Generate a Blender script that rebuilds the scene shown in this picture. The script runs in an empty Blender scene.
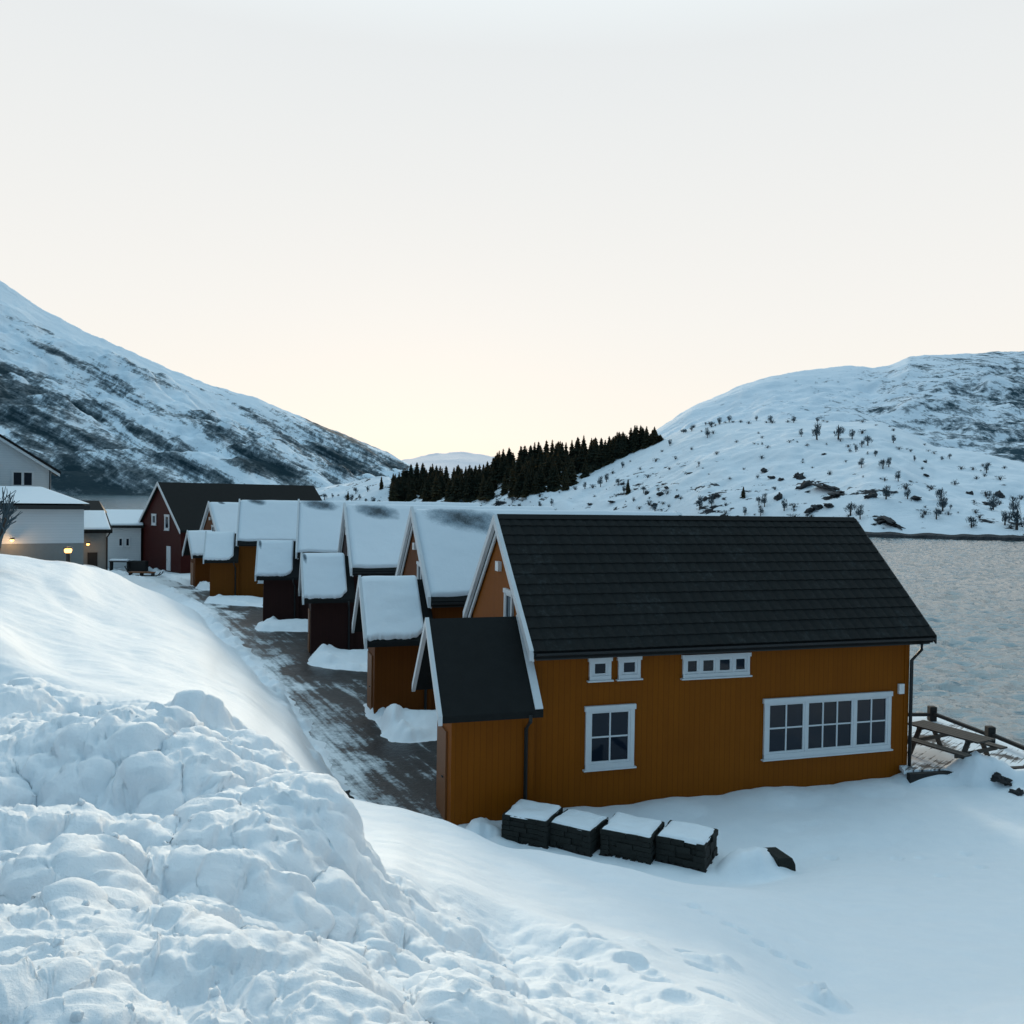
import bpy, bmesh, math, random
import numpy as np
from mathutils import Vector, Matrix, noise as mnoise

random.seed(7); RNG = np.random.default_rng(11)
scene = bpy.context.scene
COL = scene.collection
CZ = 9.0                      # camera height above the fjord
F = 850.0; ROLL = 0.0153; Y0 = 496.1
PITCH = math.atan((512 - Y0) / F)

# ------------------------------------------------------------------ helpers
def hor(px): return Y0 - ROLL * 512 + ROLL * px
def ray(x, y):
    c, s = math.cos(ROLL), math.sin(ROLL); a0, b0 = x - 512, y - 512
    a = a0 * c + b0 * s; b = -a0 * s + b0 * c
    dy = math.cos(PITCH) - b / F * math.sin(PITCH)
    dz = -math.sin(PITCH) - b / F * math.cos(PITCH)
    return a / F / dy, dz / dy
def at(x, y, depth):          # world point seen at (x, y) at this distance
    a, b = ray(x, y); return Vector((a * depth, depth, CZ + b * depth))
def on(x, y, z):              # world point on the level z
    a, b = ray(x, y); t = (z - CZ) / b; return Vector((a * t, t, z))

def tag(o, label=None, cat=None, group=None, kind=None):
    if label: o['label'] = label
    if cat: o['category'] = cat
    if group: o['group'] = group
    if kind: o['kind'] = kind
    return o
def empty(name, loc, rz=0.0):
    o = bpy.data.objects.new(name, None); COL.objects.link(o)
    o.location = loc; o.rotation_euler = (0, 0, rz); o.empty_display_size = .3
    return o
def copy_tree(o, parent=None):
    c = o.copy(); COL.objects.link(c)
    if parent is not None: c.parent = parent
    for ch in list(o.children): copy_tree(ch, c)
    return c

class MB:
    def __init__(s): s.v = []; s.f = []
    def add(s, vs, fs):
        n = len(s.v); s.v += [tuple(p) for p in vs]; s.f += [tuple(i + n for i in f) for f in fs]; return s
    def box(s, x0, x1, y0, y1, z0, z1):
        return s.add([(x0,y0,z0),(x1,y0,z0),(x1,y1,z0),(x0,y1,z0),(x0,y0,z1),(x1,y0,z1),(x1,y1,z1),(x0,y1,z1)],
                     [(3,2,1,0),(4,5,6,7),(0,1,5,4),(1,2,6,5),(2,3,7,6),(3,0,4,7)])
    def prism(s, poly, u0, u1, axis='x'):     # poly in (v, z), extruded along x (or poly in (x,z) along y)
        n = len(poly)
        if axis == 'x': vs = [(u0, a, b) for a, b in poly] + [(u1, a, b) for a, b in poly]
        elif axis == 'y': vs = [(a, u0, b) for a, b in poly] + [(a, u1, b) for a, b in poly]
        else: vs = [(a, b, u0) for a, b in poly] + [(a, b, u1) for a, b in poly]
        fs = [tuple(range(n))[::-1], tuple(range(n, 2*n))]
        fs += [(i, (i+1) % n, n + (i+1) % n, n + i) for i in range(n)]
        return s.add(vs, fs)
    def bar(s, p, q, w, h, up=(0,0,1)):
        p, q = Vector(p), Vector(q); d = (q - p).normalized(); upv = Vector(up)
        if abs(d.dot(upv)) > .98: upv = Vector((1, 0, 0))
        sd = d.cross(upv).normalized() * w / 2; u2 = sd.cross(d).normalized() * h / 2
        vs = [c + a * sd + b * u2 for c in (p, q) for a, b in ((-1,-1),(1,-1),(1,1),(-1,1))]
        return s.add(vs, [(3,2,1,0),(4,5,6,7),(0,1,5,4),(1,2,6,5),(2,3,7,6),(3,0,4,7)])
    def tube(s, pts, r, n=8, r2=None):
        pts = [Vector(p) for p in pts]; m = len(pts); rings = []
        for i, p in enumerate(pts):
            d = (pts[min(i+1, m-1)] - pts[max(i-1, 0)]).normalized()
            a = d.cross(Vector((0,0,1)) if abs(d.z) < .9 else Vector((1,0,0))).normalized(); b = d.cross(a)
            rr = r if r2 is None else r + (r2 - r) * i / (m - 1)
            rings.append([p + rr * (a * math.cos(2*math.pi*k/n) + b * math.sin(2*math.pi*k/n)) for k in range(n)])
        vs = [v for R in rings for v in R]
        fs = [(i*n + k, i*n + (k+1) % n, (i+1)*n + (k+1) % n, (i+1)*n + k) for i in range(m-1) for k in range(n)]
        fs += [tuple(range(n))[::-1], tuple(range((m-1)*n, m*n))]
        return s.add(vs, fs)
    def lathe(s, prof, cx=0, cy=0, n=16):
        vs = [(cx + r*math.cos(2*math.pi*k/n), cy + r*math.sin(2*math.pi*k/n), z) for r, z in prof for k in range(n)]
        m = len(prof)
        fs = [(i*n + k, i*n + (k+1) % n, (i+1)*n + (k+1) % n, (i+1)*n + k) for i in range(m-1) for k in range(n)]
        fs += [tuple(range(n))[::-1], tuple(range((m-1)*n, m*n))]
        return s.add(vs, fs)
    def build(s, name, mat, parent=None, smooth=False, bevel=0.0):
        me = bpy.data.meshes.new(name); me.from_pydata(s.v, [], s.f)
        bm = bmesh.new(); bm.from_mesh(me); bmesh.ops.recalc_face_normals(bm, faces=bm.faces[:])
        if bevel: bmesh.ops.bevel(bm, geom=bm.edges[:], offset=bevel, segments=1, affect='EDGES')
        bm.to_mesh(me); bm.free(); me.update()
        me.materials.append(mat)
        if smooth: me.polygons.foreach_set('use_smooth', [True] * len(me.polygons))
        o = bpy.data.objects.new(name, me); COL.objects.link(o)
        if parent is not None: o.parent = parent
        return o

def grid_mesh(name, X, Y, Z, mat, parent=None, smooth=True, mask=None):
    r, c = X.shape
    co = np.stack([X, Y, Z], -1).reshape(-1, 3).astype(np.float32)
    i = (np.arange(r-1)[:, None] * c + np.arange(c-1)[None, :])
    q = np.stack([i, i+1, i+c+1, i+c], -1).reshape(-1, 4)
    if mask is not None: q = q[mask.reshape(-1)]
    me = bpy.data.meshes.new(name)
    me.vertices.add(len(co)); me.vertices.foreach_set('co', co.ravel())
    me.loops.add(q.size); me.loops.foreach_set('vertex_index', q.ravel().astype(np.int32))
    me.polygons.add(len(q)); me.polygons.foreach_set('loop_start', np.arange(0, q.size, 4, dtype=np.int32))
    me.polygons.foreach_set('loop_total', np.full(len(q), 4, dtype=np.int32))
    me.polygons.foreach_set('use_smooth', np.full(len(q), smooth, dtype=bool))
    me.update(calc_edges=True); me.validate(); me.materials.append(mat)
    o = bpy.data.objects.new(name, me); COL.objects.link(o)
    if parent is not None: o.parent = parent
    return o

# ------------------------------------------------------------------ numpy noise
def _h(ix, iy, k):
    n = (ix.astype(np.int64) * 374761393 + iy.astype(np.int64) * 668265263 + k * 2147483647) & 0xffffffff
    n = ((n ^ (n >> 13)) * 1274126177) & 0xffffffff
    n = (n ^ (n >> 16)) & 0xffffff
    return n / float(0xffffff)
def vnoise(x, y, k=0):
    ix, iy = np.floor(x), np.floor(y); fx, fy = x - ix, y - iy
    fx = fx*fx*fx*(fx*(fx*6-15)+10); fy = fy*fy*fy*(fy*(fy*6-15)+10)
    a, b, c, d = _h(ix,iy,k), _h(ix+1,iy,k), _h(ix,iy+1,k), _h(ix+1,iy+1,k)
    return (a + (b-a)*fx)*(1-fy) + (c + (d-c)*fx)*fy - .5
def fbm(x, y, o=4, k=0, g=.5):
    s = 0; a = 1
    for i in range(o):
        s = s + a * vnoise(x * 2**i + 17.3*i, y * 2**i - 9.1*i, k + i); a *= g
    return s
def worley(x, y, k=0):
    ix, iy = np.floor(x), np.floor(y); best = np.full(x.shape, 9.)
    for dx in (-1, 0, 1):
        for dy in (-1, 0, 1):
            cx, cy = ix+dx, iy+dy
            px = cx + .15 + .7*_h(cx, cy, k); py = cy + .15 + .7*_h(cx, cy, k+91)
            best = np.minimum(best, (px-x)**2 + (py-y)**2)
    return best
def sstep(a, b, x):
    t = np.clip((x - a) / (b - a), 0, 1); return t*t*(3-2*t)

# ------------------------------------------------------------------ materials
def newmat(name):
    m = bpy.data.materials.new(name); m.use_nodes = True; nt = m.node_tree
    b = nt.nodes['Principled BSDF']; return m, nt, b
def N(nt, t, **kw):
    n = nt.nodes.new(t)
    for k, v in kw.items():
        if k in n.inputs: n.inputs[k].default_value = v
        else: setattr(n, k, v)
    return n
def L(nt, a, b): nt.links.new(a, b)
def coords(nt, kind='Object', scale=(1,1,1), rot=(0,0,0)):
    t = N(nt, 'ShaderNodeTexCoord'); m = N(nt, 'ShaderNodeMapping')
    m.inputs['Scale'].default_value = scale; m.inputs['Rotation'].default_value = rot
    L(nt, t.outputs[kind], m.inputs['Vector']); return m.outputs['Vector']
def ramp(nt, fac, stops):
    r = N(nt, 'ShaderNodeValToRGB'); e = r.color_ramp.elements
    while len(e) < len(stops): e.new(.5)
    for el, (p, c) in zip(e, stops):
        el.position = p; el.color = (*c, 1) if len(c) == 3 else c
    L(nt, fac, r.inputs['Fac']); return r.outputs['Color']
def mix(nt, fac, a, b, mode='MIX'):
    m = N(nt, 'ShaderNodeMix', data_type='RGBA', blend_type=mode)
    if isinstance(fac, (int, float)): m.inputs[0].default_value = fac
    else: L(nt, fac, m.inputs[0])
    for s, v in ((m.inputs[6], a), (m.inputs[7], b)):
        if isinstance(v, tuple): s.default_value = (*v, 1)
        else: L(nt, v, s)
    return m.outputs[2]
def math_(nt, op, a, b=None, c=None, clamp=False):
    m = N(nt, 'ShaderNodeMath', operation=op, use_clamp=clamp)
    for i, v in enumerate((a, b, c)):
        if v is None: continue
        if isinstance(v, (int, float)): m.inputs[i].default_value = v
        else: L(nt, v, m.inputs[i])
    return m.outputs[0]
def bump(nt, bsdf, h, strength=.3, dist=.02):
    b = N(nt, 'ShaderNodeBump'); b.inputs['Strength'].default_value = strength; b.inputs['Distance'].default_value = dist
    L(nt, h, b.inputs['Height']); L(nt, b.outputs['Normal'], bsdf.inputs['Normal'])
def noise(nt, vec, scale, detail=4, rough=.55):
    n = N(nt, 'ShaderNodeTexNoise'); n.inputs['Scale'].default_value = scale
    n.inputs['Detail'].default_value = detail; n.inputs['Roughness'].default_value = rough
    L(nt, vec, n.inputs['Vector']); return n.outputs['Fac']

SNOWC = (.80, .84, .88)
def snow_mat(name, fine=30, coarse=3, sss=0.0):
    m, nt, b = newmat(name); v = coords(nt)
    n1 = noise(nt, v, fine, 8, .72); n2 = noise(nt, v, coarse, 4)
    c = mix(nt, n2, (.76, .81, .86), (.84, .87, .90)); L(nt, c, b.inputs['Base Color'])
    b.inputs['Roughness'].default_value = .75; b.inputs['Specular IOR Level'].default_value = .25
    n3 = noise(nt, v, 110, 3, .6)
    h = math_(nt, 'ADD', math_(nt, 'ADD', math_(nt, 'MULTIPLY', n1, .55), n2), math_(nt, 'MULTIPLY', n3, .10))
    bump(nt, b, h, .6, .035)
    return m
def paint(name, col, col2, boards='v', board=.14, rough=.6, bumps=.22):
    m, nt, b = newmat(name); v = coords(nt)
    sep = N(nt, 'ShaderNodeSeparateXYZ'); L(nt, v, sep.inputs[0])
    s = math_(nt, 'ADD', sep.outputs[0], sep.outputs[1]) if boards == 'v' else sep.outputs[2]
    fr = math_(nt, 'FRACT', math_(nt, 'DIVIDE', s, board))
    groove = math_(nt, 'GREATER_THAN', fr, .10)
    idn = math_(nt, 'FLOOR', math_(nt, 'DIVIDE', s, board))
    wn = N(nt, 'ShaderNodeTexWhiteNoise', noise_dimensions='1D'); L(nt, idn, wn.inputs['W'])
    n1 = noise(nt, coords(nt, 'Object', (3, 3, .6) if boards == 'v' else (.6, .6, 5)), 2.2, 6, .65)
    n0 = noise(nt, coords(nt, 'Object', (.5, .5, .5)), 1.0, 5, .6)
    f = math_(nt, 'ADD', math_(nt, 'MULTIPLY', wn.outputs['Value'], .22), math_(nt, 'ADD', math_(nt, 'MULTIPLY', n1, .55), math_(nt, 'MULTIPLY', math_(nt, 'SUBTRACT', n0, .35), 1.1)), clamp=True)
    c = mix(nt, f, col, col2)
    c = mix(nt, groove, tuple(x * .91 for x in col), c)
    L(nt, c, b.inputs['Base Color']); b.inputs['Roughness'].default_value = rough
    b.inputs['Specular IOR Level'].default_value = .12
    h = math_(nt, 'ADD', groove, math_(nt, 'MULTIPLY', noise(nt, v, 60, 3), .15))
    bump(nt, b, h, bumps, .012)
    return m
def simple(name, col, rough=.6, var=.25, scale=8, spec=.4, bmp=.15, dist=.01):
    m, nt, b = newmat(name); v = coords(nt); n = noise(nt, v, scale, 5, .6)
    c = mix(nt, n, tuple(x * (1-var) for x in col), tuple(min(1, x * (1+var)) for x in col))
    L(nt, c, b.inputs['Base Color']); b.inputs['Roughness'].default_value = rough
    b.inputs['Specular IOR Level'].default_value = spec
    bump(nt, b, noise(nt, v, scale * 6, 3), bmp, dist); return m
def emit(name, col, strength):
    m, nt, b = newmat(name)
    b.inputs['Base Color'].default_value = (*col, 1)
    b.inputs['Emission Color'].default_value = (*col, 1); b.inputs['Emission Strength'].default_value = strength
    return m

M = {}
M['snow'] = snow_mat('snow')
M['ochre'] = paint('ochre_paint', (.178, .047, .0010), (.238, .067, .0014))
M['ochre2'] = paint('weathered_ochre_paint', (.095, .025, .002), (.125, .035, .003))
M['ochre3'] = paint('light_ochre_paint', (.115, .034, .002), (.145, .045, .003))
M['oxblood'] = paint('oxblood_paint', (.022, .008, .007), (.030, .010, .008))
M['barnred'] = paint('barn_red_paint', (.040, .007, .006), (.058, .010, .008))
M['whitewood'] = simple('white_painted_wood', (.60, .62, .64), .5, .08, 5)
M['whitewall'] = paint('white_cladding', (.52, .56, .58), (.60, .63, .65), 'h', .18, .6, .35)
M['greywall'] = simple('grey_plinth_paint', (.20, .21, .205), .7, .12, 3)
M['blackmetal'] = simple('black_metal', (.014, .016, .017), .5, .3, 6)
M['darkroof'] = simple('dark_roof_felt', (.010, .011, .011), .8, .35, 3, .2, .4, .02)
M['wetwood'] = simple('weathered_wood', (.060, .054, .048), .75, .35, 6, .3, .5, .01)
M['darkwood'] = simple('tarred_wood', (.022, .021, .020), .75, .35, 6, .3, .5, .01)
M['doorwood'] = simple('stained_door_wood', (.17, .058, .012), .5, .2, 6)
M['warmbulb'] = emit('lamp_light', (1.0, .46, .12), 4.5)
M['plastic'] = simple('white_plastic', (.7, .7, .7), .4, .05, 5)
M['rock'] = simple('dark_rock', (.055, .055, .058), .85, .5, 2, .2, .8, .1)

def glass_mat():
    m, nt, b = newmat('dark_window_glass'); v = coords(nt)
    n = noise(nt, v, 1.3, 2)
    L(nt, mix(nt, n, (.004, .010, .018), (.012, .018, .030)), b.inputs['Base Color'])
    b.inputs['Roughness'].default_value = .04; b.inputs['Specular IOR Level'].default_value = .25
    bump(nt, b, noise(nt, v, 1.1, 1), .08, .02); return m
M['glass'] = glass_mat()

def tile_mat():
    m, nt, b = newmat('black_roof_tiles'); v = coords(nt)
    n = noise(nt, v, 1.2, 6, .7); n2 = noise(nt, v, 9, 4, .7)
    f = math_(nt, 'MULTIPLY', n, n2)
    c = ramp(nt, f, [(.12, (.007, .008, .008)), (.30, (.012, .014, .014)), (.44, (.028, .033, .034))])
    L(nt, c, b.inputs['Base Color']); b.inputs['Roughness'].default_value = .8; b.inputs['Specular IOR Level'].default_value = .15
    bump(nt, b, n2, .3, .02); return m
M['tiles'] = tile_mat()

def roofsnow_mat(name, cx, cv, su, sv):
    """snow with a thawed dark patch of its own shape around local (cx, cv)"""
    m, nt, b = newmat(name); v = coords(nt)
    n1 = noise(nt, v, 26, 5, .7); n2 = noise(nt, v, 2.2, 5)
    sep = N(nt, 'ShaderNodeSeparateXYZ'); L(nt, v, sep.inputs[0])
    du = math_(nt, 'DIVIDE', math_(nt, 'SUBTRACT', sep.outputs[0], cx), su)
    dv = math_(nt, 'DIVIDE', math_(nt, 'SUBTRACT', sep.outputs[1], cv), sv)
    sk = math_(nt, 'ADD', du, math_(nt, 'MULTIPLY', dv, .45))
    d = math_(nt, 'ADD', math_(nt, 'MULTIPLY', sk, sk), math_(nt, 'MULTIPLY', dv, dv))
    d = math_(nt, 'ADD', d, math_(nt, 'MULTIPLY', math_(nt, 'ADD', n1, n2), 1.1))
    c = ramp(nt, math_(nt, 'DIVIDE', d, 3.0), [(.34, (.06, .075, .085)), (.48, (.26, .32, .37)), (.70, (.74, .79, .84))])
    L(nt, c, b.inputs['Base Color']); b.inputs['Roughness'].default_value = .75; b.inputs['Specular IOR Level'].default_value = .25
    bump(nt, b, math_(nt, 'ADD', math_(nt, 'MULTIPLY', n1, .4), n2), .5, .04); return m
for k_1, a_ in dict(B=(1.9,-.45,1.5,.6), C=(1.5,-.4,1.1,.5), D=(1.2,-.3,1.1,.45), E=(1.2,-.15,.7,.35), F=(1.0,-.1,.3,.2)).items(): M['roofsnow'+k_1] = roofsnow_mat('thawing_roof_snow', *a_)
M['porchsnow'] = roofsnow_mat('porch_roof_snow', -2.05, -2.3, .10, .25)

# ------------------------------------------------------------------ camera, world, sun
cam = bpy.data.cameras.new('camera'); co = bpy.data.objects.new('camera', cam); COL.objects.link(co)
cam.sensor_width = 36; cam.lens = 36 * F / 1024; cam.clip_end = 40000; cam.clip_start = .05
co.location = (0, 0, CZ)
co.matrix_world = Matrix.Translation((0, 0, CZ)) @ Matrix.Rotation(math.pi/2 - PITCH, 4, 'X') @ Matrix.Rotation(ROLL, 4, 'Z')
scene.camera = co

SUN_AZ = math.atan((415 - 512) / F); SUN_EL = math.radians(10)
w = bpy.data.worlds.new('World'); scene.world = w; w.use_nodes = True
nt = w.node_tree; bg = nt.nodes['Background']
tc = N(nt, 'ShaderNodeTexCoord'); sep = N(nt, 'ShaderNodeSeparateXYZ'); L(nt, tc.outputs['Generated'], sep.inputs[0])
z = math_(nt, 'MAXIMUM', sep.outputs[2], 0.0)
front = ramp(nt, z, [(0.0, (1.0, .90, .76)), (.07, (.98, .925, .84)), (.20, (.92, .90, .86)), (.46, (.80, .83, .84)), (.62, (.92, 1.06, 1.11)), (1.0, (.80, 1.20, 1.42))])
back = ramp(nt, z, [(0.0, (.08, .15, .22)), (.3, (.09, .215, .33)), (.75, (.19, .38, .53)), (1.0, (.38, .66, .84))])
fy = N(nt, 'ShaderNodeMapRange', interpolation_type='SMOOTHSTEP')
fy.inputs['From Min'].default_value = -.5; fy.inputs['From Max'].default_value = .75
L(nt, sep.outputs[1], fy.inputs['Value'])
c = mix(nt, fy.outputs[0], back, front)
sky = N(nt, 'ShaderNodeTexSky', sky_type='NISHITA'); sky.sun_disc = False
sky.sun_elevation = math.radians(4); sky.sun_rotation = SUN_AZ; sky.altitude = 10; sky.dust_density = .6
cl = noise(nt, coords(nt, 'Generated', (1, 1, 5)), 2.2, 5, .55)
c = mix(nt, math_(nt, 'MULTIPLY', cl, .10), c, (.93, .90, .88))
L(nt, c, bg.inputs['Color']); bg.inputs['Strength'].default_value = 1.0
bg2 = N(nt, 'ShaderNodeBackground'); L(nt, sky.outputs[0], bg2.inputs['Color']); bg2.inputs['Strength'].default_value = .004
ad = N(nt, 'ShaderNodeAddShader'); L(nt, bg.outputs[0], ad.inputs[0]); L(nt, bg2.outputs[0], ad.inputs[1])
L(nt, ad.outputs[0], nt.nodes['World Output'].inputs['Surface'])

sl = bpy.data.lights.new('sun', 'SUN'); so = bpy.data.objects.new('sun', sl); COL.objects.link(so)
sl.energy = 2.4; sl.angle = math.radians(12); sl.color = (1.0, .84, .62)
sd = Vector((math.sin(SUN_AZ) * math.cos(SUN_EL), math.cos(SUN_AZ) * math.cos(SUN_EL), math.sin(SUN_EL)))
so.rotation_euler = sd.to_track_quat('Z', 'Y').to_euler()
scene.view_settings.view_transform = 'Standard'; scene.view_settings.look = 'None'
scene.view_settings.exposure = 0; scene.view_settings.gamma = 1

# ------------------------------------------------------------------ ground
# bank profile: for viewing columns, (distance, image height) -> height of the snow bank
BANK = {
 -400: [(2,1010),(4,815),(8,700),(14,640),(24,590),(34,565),(40,556),(60,556),(85,553),(120,548)],
 0:   [(2,1024),(4,830),(8,710),(14,645),(24,590),(34,562),(40,552),(46,557),(60,560),(90,553),(120,548)],
 70:  [(2,1024),(4,835),(8,715),(14,660),(24,612),(34,577),(40,562),(44,561),(50,566),(60,563),(85,558),(120,560)],
 105: [(2,1024),(4,840),(8,720),(12,680),(20,640),(32,602),(40,581),(45,569),(48,569),(54,574),(62,569),(75,563),(85,563)],
 150: [(2,1024),(4,850),(7,735),(8.6,702),(12,690),(18,655),(28,625),(40,600),(48,589),(53,591),(58,606)],
 200: [(2,1024),(4,855),(6.8,745),(8,712),(11,706),(18,670),(28,642),(38,625),(46,613),(49.5,607)],
 240: [(2,1024),(4,860),(6.5,765),(7.5,737),(8.5,737),(11,722),(18,690),(28,667),(36,655),(39.5,651)],
 290: [(2,1024),(4,868),(6,782),(6.8,757),(7.6,758),(10,762),(16,735),(23,712),(29.7,701)],
 330: [(2,1024),(4,880),(5.6,802),(6.2,785),(6.8,790),(9,812),(13,795),(18,780),(22.4,771)],
 352: [(2,1024),(4,900),(5,860),(5.6,850),(8,850),(12,812),(15,798),(18,802),(21,815)],
 400: [(2,1024),(4,930),(5.5,878),(7,862),(10,835),(13.5,808),(16,814),(18.5,840)],
 440: [(2.2,1024),(4,950),(6,892),(7.5,878),(10,850),(13,820),(15,828),(17.5,860)],
 520: [(2.4,1024),(5,965),(6.5,926),(8,905),(10,873),(12.5,845),(14,852),(16,890)],
 620: [(3,1060),(5,985),(7,940),(9,905),(12,866),(13.5,872),(15.5,905)],
 720: [(3,1100),(5,1010),(7,965),(9,925),(12,887),(13.5,889),(15.5,893)],
 850: [(3,1130),(5,1065),(7,1024),(10,952),(14,895),(18,850)],
 1024:[(3,1130),(5,1070),(7,1024),(10,955),(14,895),(18,850)],
 1500:[(3,1130),(5,1070),(7,1024),(10,955),(14,895),(18,850)],
}
NC, NR = 980, 900
S = np.linspace(-1.12, 1.05, NC); LD = np.linspace(math.log(1.1), math.log(190), NR)
pxs = 512 + F * S; dd = np.exp(LD)
cols = sorted(BANK); prof = []
for cpx in cols:
    pts = BANK[cpx]; d = np.array([p[0] for p in pts], float)
    zz = np.array([CZ - (p[1] - hor(cpx)) / F * p[0] for p in pts])
    z_ = np.interp(LD, np.log(d), zz)
    near = LD < math.log(d[0]); z_[near] = zz[0] + (d[0] - dd[near]) * .12
    far = dd > d[-1]
    z_[far] = zz[-1] - (dd[far] - d[-1]) * (.45 if cpx > 105 else .02)
    prof.append(z_)
prof = np.array(prof)                      # columns x depth
idx = np.interp(pxs, cols, np.arange(len(cols)))
i0 = np.clip(np.floor(idx).astype(int), 0, len(cols)-2); t = (idx - i0)[None, :]; t = t*t*(3-2*t)*.5 + t*.5
BZ = prof[i0].T * (1-t) + prof[i0+1].T * t
def blur(a, n, ax):
    k = np.hanning(n + 2)[1:-1]; k /= k.sum(); pad = [(0,0),(0,0)]; pad[ax] = (n//2, n//2)
    return np.apply_along_axis(lambda r: np.convolve(r, k, 'valid'), ax, np.pad(a, pad, 'edge'))
BZ = blur(blur(BZ, 31, 0), 21, 1)
D_, S_ = np.meshgrid(dd, S, indexing='ij'); GX = S_ * D_; GY = D_; PX = np.broadcast_to(pxs[None, :], GX.shape)

def gbase(x, y):
    return 1.68 - .30 * sstep(48, 62, y) - .06 * sstep(64, 80, y)
G = gbase(GX, GY) + .07 + .03 * fbm(GX * .8, GY * .8, 4, 5)
# cabins: apex x, y, ridge z, yaw
CAB = dict(A=(-.40, 22.0, 8.404, .290), B=(-3.64, 31.22, 8.327, .309), C=(-8.20, 41.81, 8.319, .298),
           D=(-12.67, 50.62, 8.398, .214), E=(-20.17, 63.01, 8.257, .255), Fq=(-25.35, 71.09, 7.955, .59))
def cab_pt(k, u, v):
    x, y, _, a = CAB[k]; return x + u*math.cos(a) - v*math.sin(a), y + u*math.sin(a) + v*math.cos(a)
def bumpat(x, y, rx, ry, h, ang=0, p=1.0):
    dx, dy = GX - x, GY - y; c_, s_ = math.cos(ang), math.sin(ang)
    a, b = (dx*c_ + dy*s_)/rx, (-dx*s_ + dy*c_)/ry
    return h * np.clip(1 - (a*a + b*b), 0, 1) ** p
# heaps of cleared snow between the porches
for k, du in (('B', 0), ('C', 0), ('D', 0), ('E', 0), ('Fq', 0)):
    x, y = cab_pt(k, -.6, -4.6)
    G = G + bumpat(x, y, 2.3, 1.45, .36, CAB[k][3], 1.0) * (1 + .35*fbm(GX*1.5, GY*1.5, 3, 3))
    x, y = cab_pt(k, 3.0, -4.8)
    G = G + bumpat(x, y, 3.2, 1.5, .25, CAB[k][3], 1.2)
p = on(964, 778, 1.6); G = G + bumpat(p.x, p.y - .62, .95, .62, .74, 0, 1.2) * (1 + .5*fbm(GX*2, GY*2, 3, 4))
G = G + bumpat(p.x + 1.3, p.y - .75, 1.1, .5, .32, 0, 1) + bumpat(p.x - 1.3, p.y - .75, 1.0, .5, .26, 0, 1)
p = on(757, 872, 1.7); G = G + bumpat(p.x, p.y, .85, .65, .40, .29, 1.1) * (1 + .5*fbm(GX*2.5, GY*2.5, 3, 4))
# snow drifted against the long wall of the first cabin
for u in np.arange(1.0, 10.6, .8):
    x, y = cab_pt('A', u, -3.3); G = G + bumpat(x, y, .9, .8, .06 + .05*math.sin(u*2.3), .29, 1)
z0 = 0.0
k_ = .25
h_ = np.clip(.5 + .5*(BZ - G)/k_, 0, 1)
Z = G + (BZ - G)*h_ + k_*h_*(1-h_)*.5
# lumps thrown up by the plough on the near bank
edge = np.interp(pxs, [-400,0,100,150,240,300,335,352,400,440,520,600,680,760,900], [12,11.5,10.5,10.2,9.2,8.0,7.2,6.2,6.6,6.9,7.4,6.6,5.2,4.2,3.2])[None, :]
lump = 1 - sstep(edge * .82, edge * 1.04, D_)
lump = lump * np.interp(pxs, [-400, 380, 520, 640, 800, 1024], [1, .9, .6, .35, .18, .10])[None, :]
def dome(x, y, sc, k): return np.sqrt(np.clip(.62 - worley(x/sc, y/sc, k), 0, 1))
amp = .55 + .75*sstep(-.25, .3, fbm(GX*.45+3, GY*.45, 2, 77))
wx = GX + .22*fbm(GX*2.1, GY*2.1, 3, 21); wy = GY + .22*fbm(GX*2.1+5, GY*2.1, 3, 31)
Z = Z + lump * amp * (.44*fbm(wx*.75, wy*.75, 3, 2) + .24*dome(wx, wy, .85, 40) + .07*fbm(wx*2.6, wy*2.6, 3, 41, .55) - .33)
wx = GX + .35*Z + .16*fbm(GX*3.1, GY*3.1 + Z, 4, 21, .6); wy = GY + .75*Z + .16*fbm(GX*3.1+5, GY*3.1 + Z, 4, 31, .6)
DN = lump * (amp * (.078*dome(wx, wy, .38, 50) + .058*dome(wx, wy, .19, 60)) + .036*dome(wx, wy, .095, 70) + .016*dome(wx, wy, .05, 73)*(D_ < 8)
     + .075*fbm(wx*3.0, wy*3.0, 4, 9, .62) + .022*fbm(wx*14, wy*14, 4, 10, .65)*(D_ < 10))
# wind drifts on the smooth upper slope
sm = (1 - lump) * sstep(.05, 1.2, BZ - G)
Z = Z + sm * (.10*fbm((GX*.55+GY*.30), (GY*.16), 3, 15) + .022*fbm(GX*2.2, GY*1.6, 4, 16) - .05*np.clip(.18 - np.abs(fbm(GX*.28 + GY*.1, GY*.05, 2, 17)), 0, 1)/.18*sstep(9, 14, D_))
left = 1 - sstep(60, 170, PX)
Z = Z + left * sm * sstep(10, 13, D_) * (1 - sstep(24, 32, D_)) * (.95*fbm(GX*.30+GY*.22+2, GY*.07+1, 2, 18) + .06*fbm(GX*1.2, GY*.6, 3, 19))
# ridge left by a blade across the slope
for (x0, y0), (x1, y1), wd, hh in (((170,640),(232,675),.35,-.16),((0,588),(70,650),.8,.45),((20,612),(130,690),.7,.35)):
    pass
Z = Z + (1 - lump) * (GY < 40) * (.07*fbm(GX*.35 + 9, GY*.45, 3, 90) + .018*fbm(GX*1.6, GY*2.6, 4, 91, .6))
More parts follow.
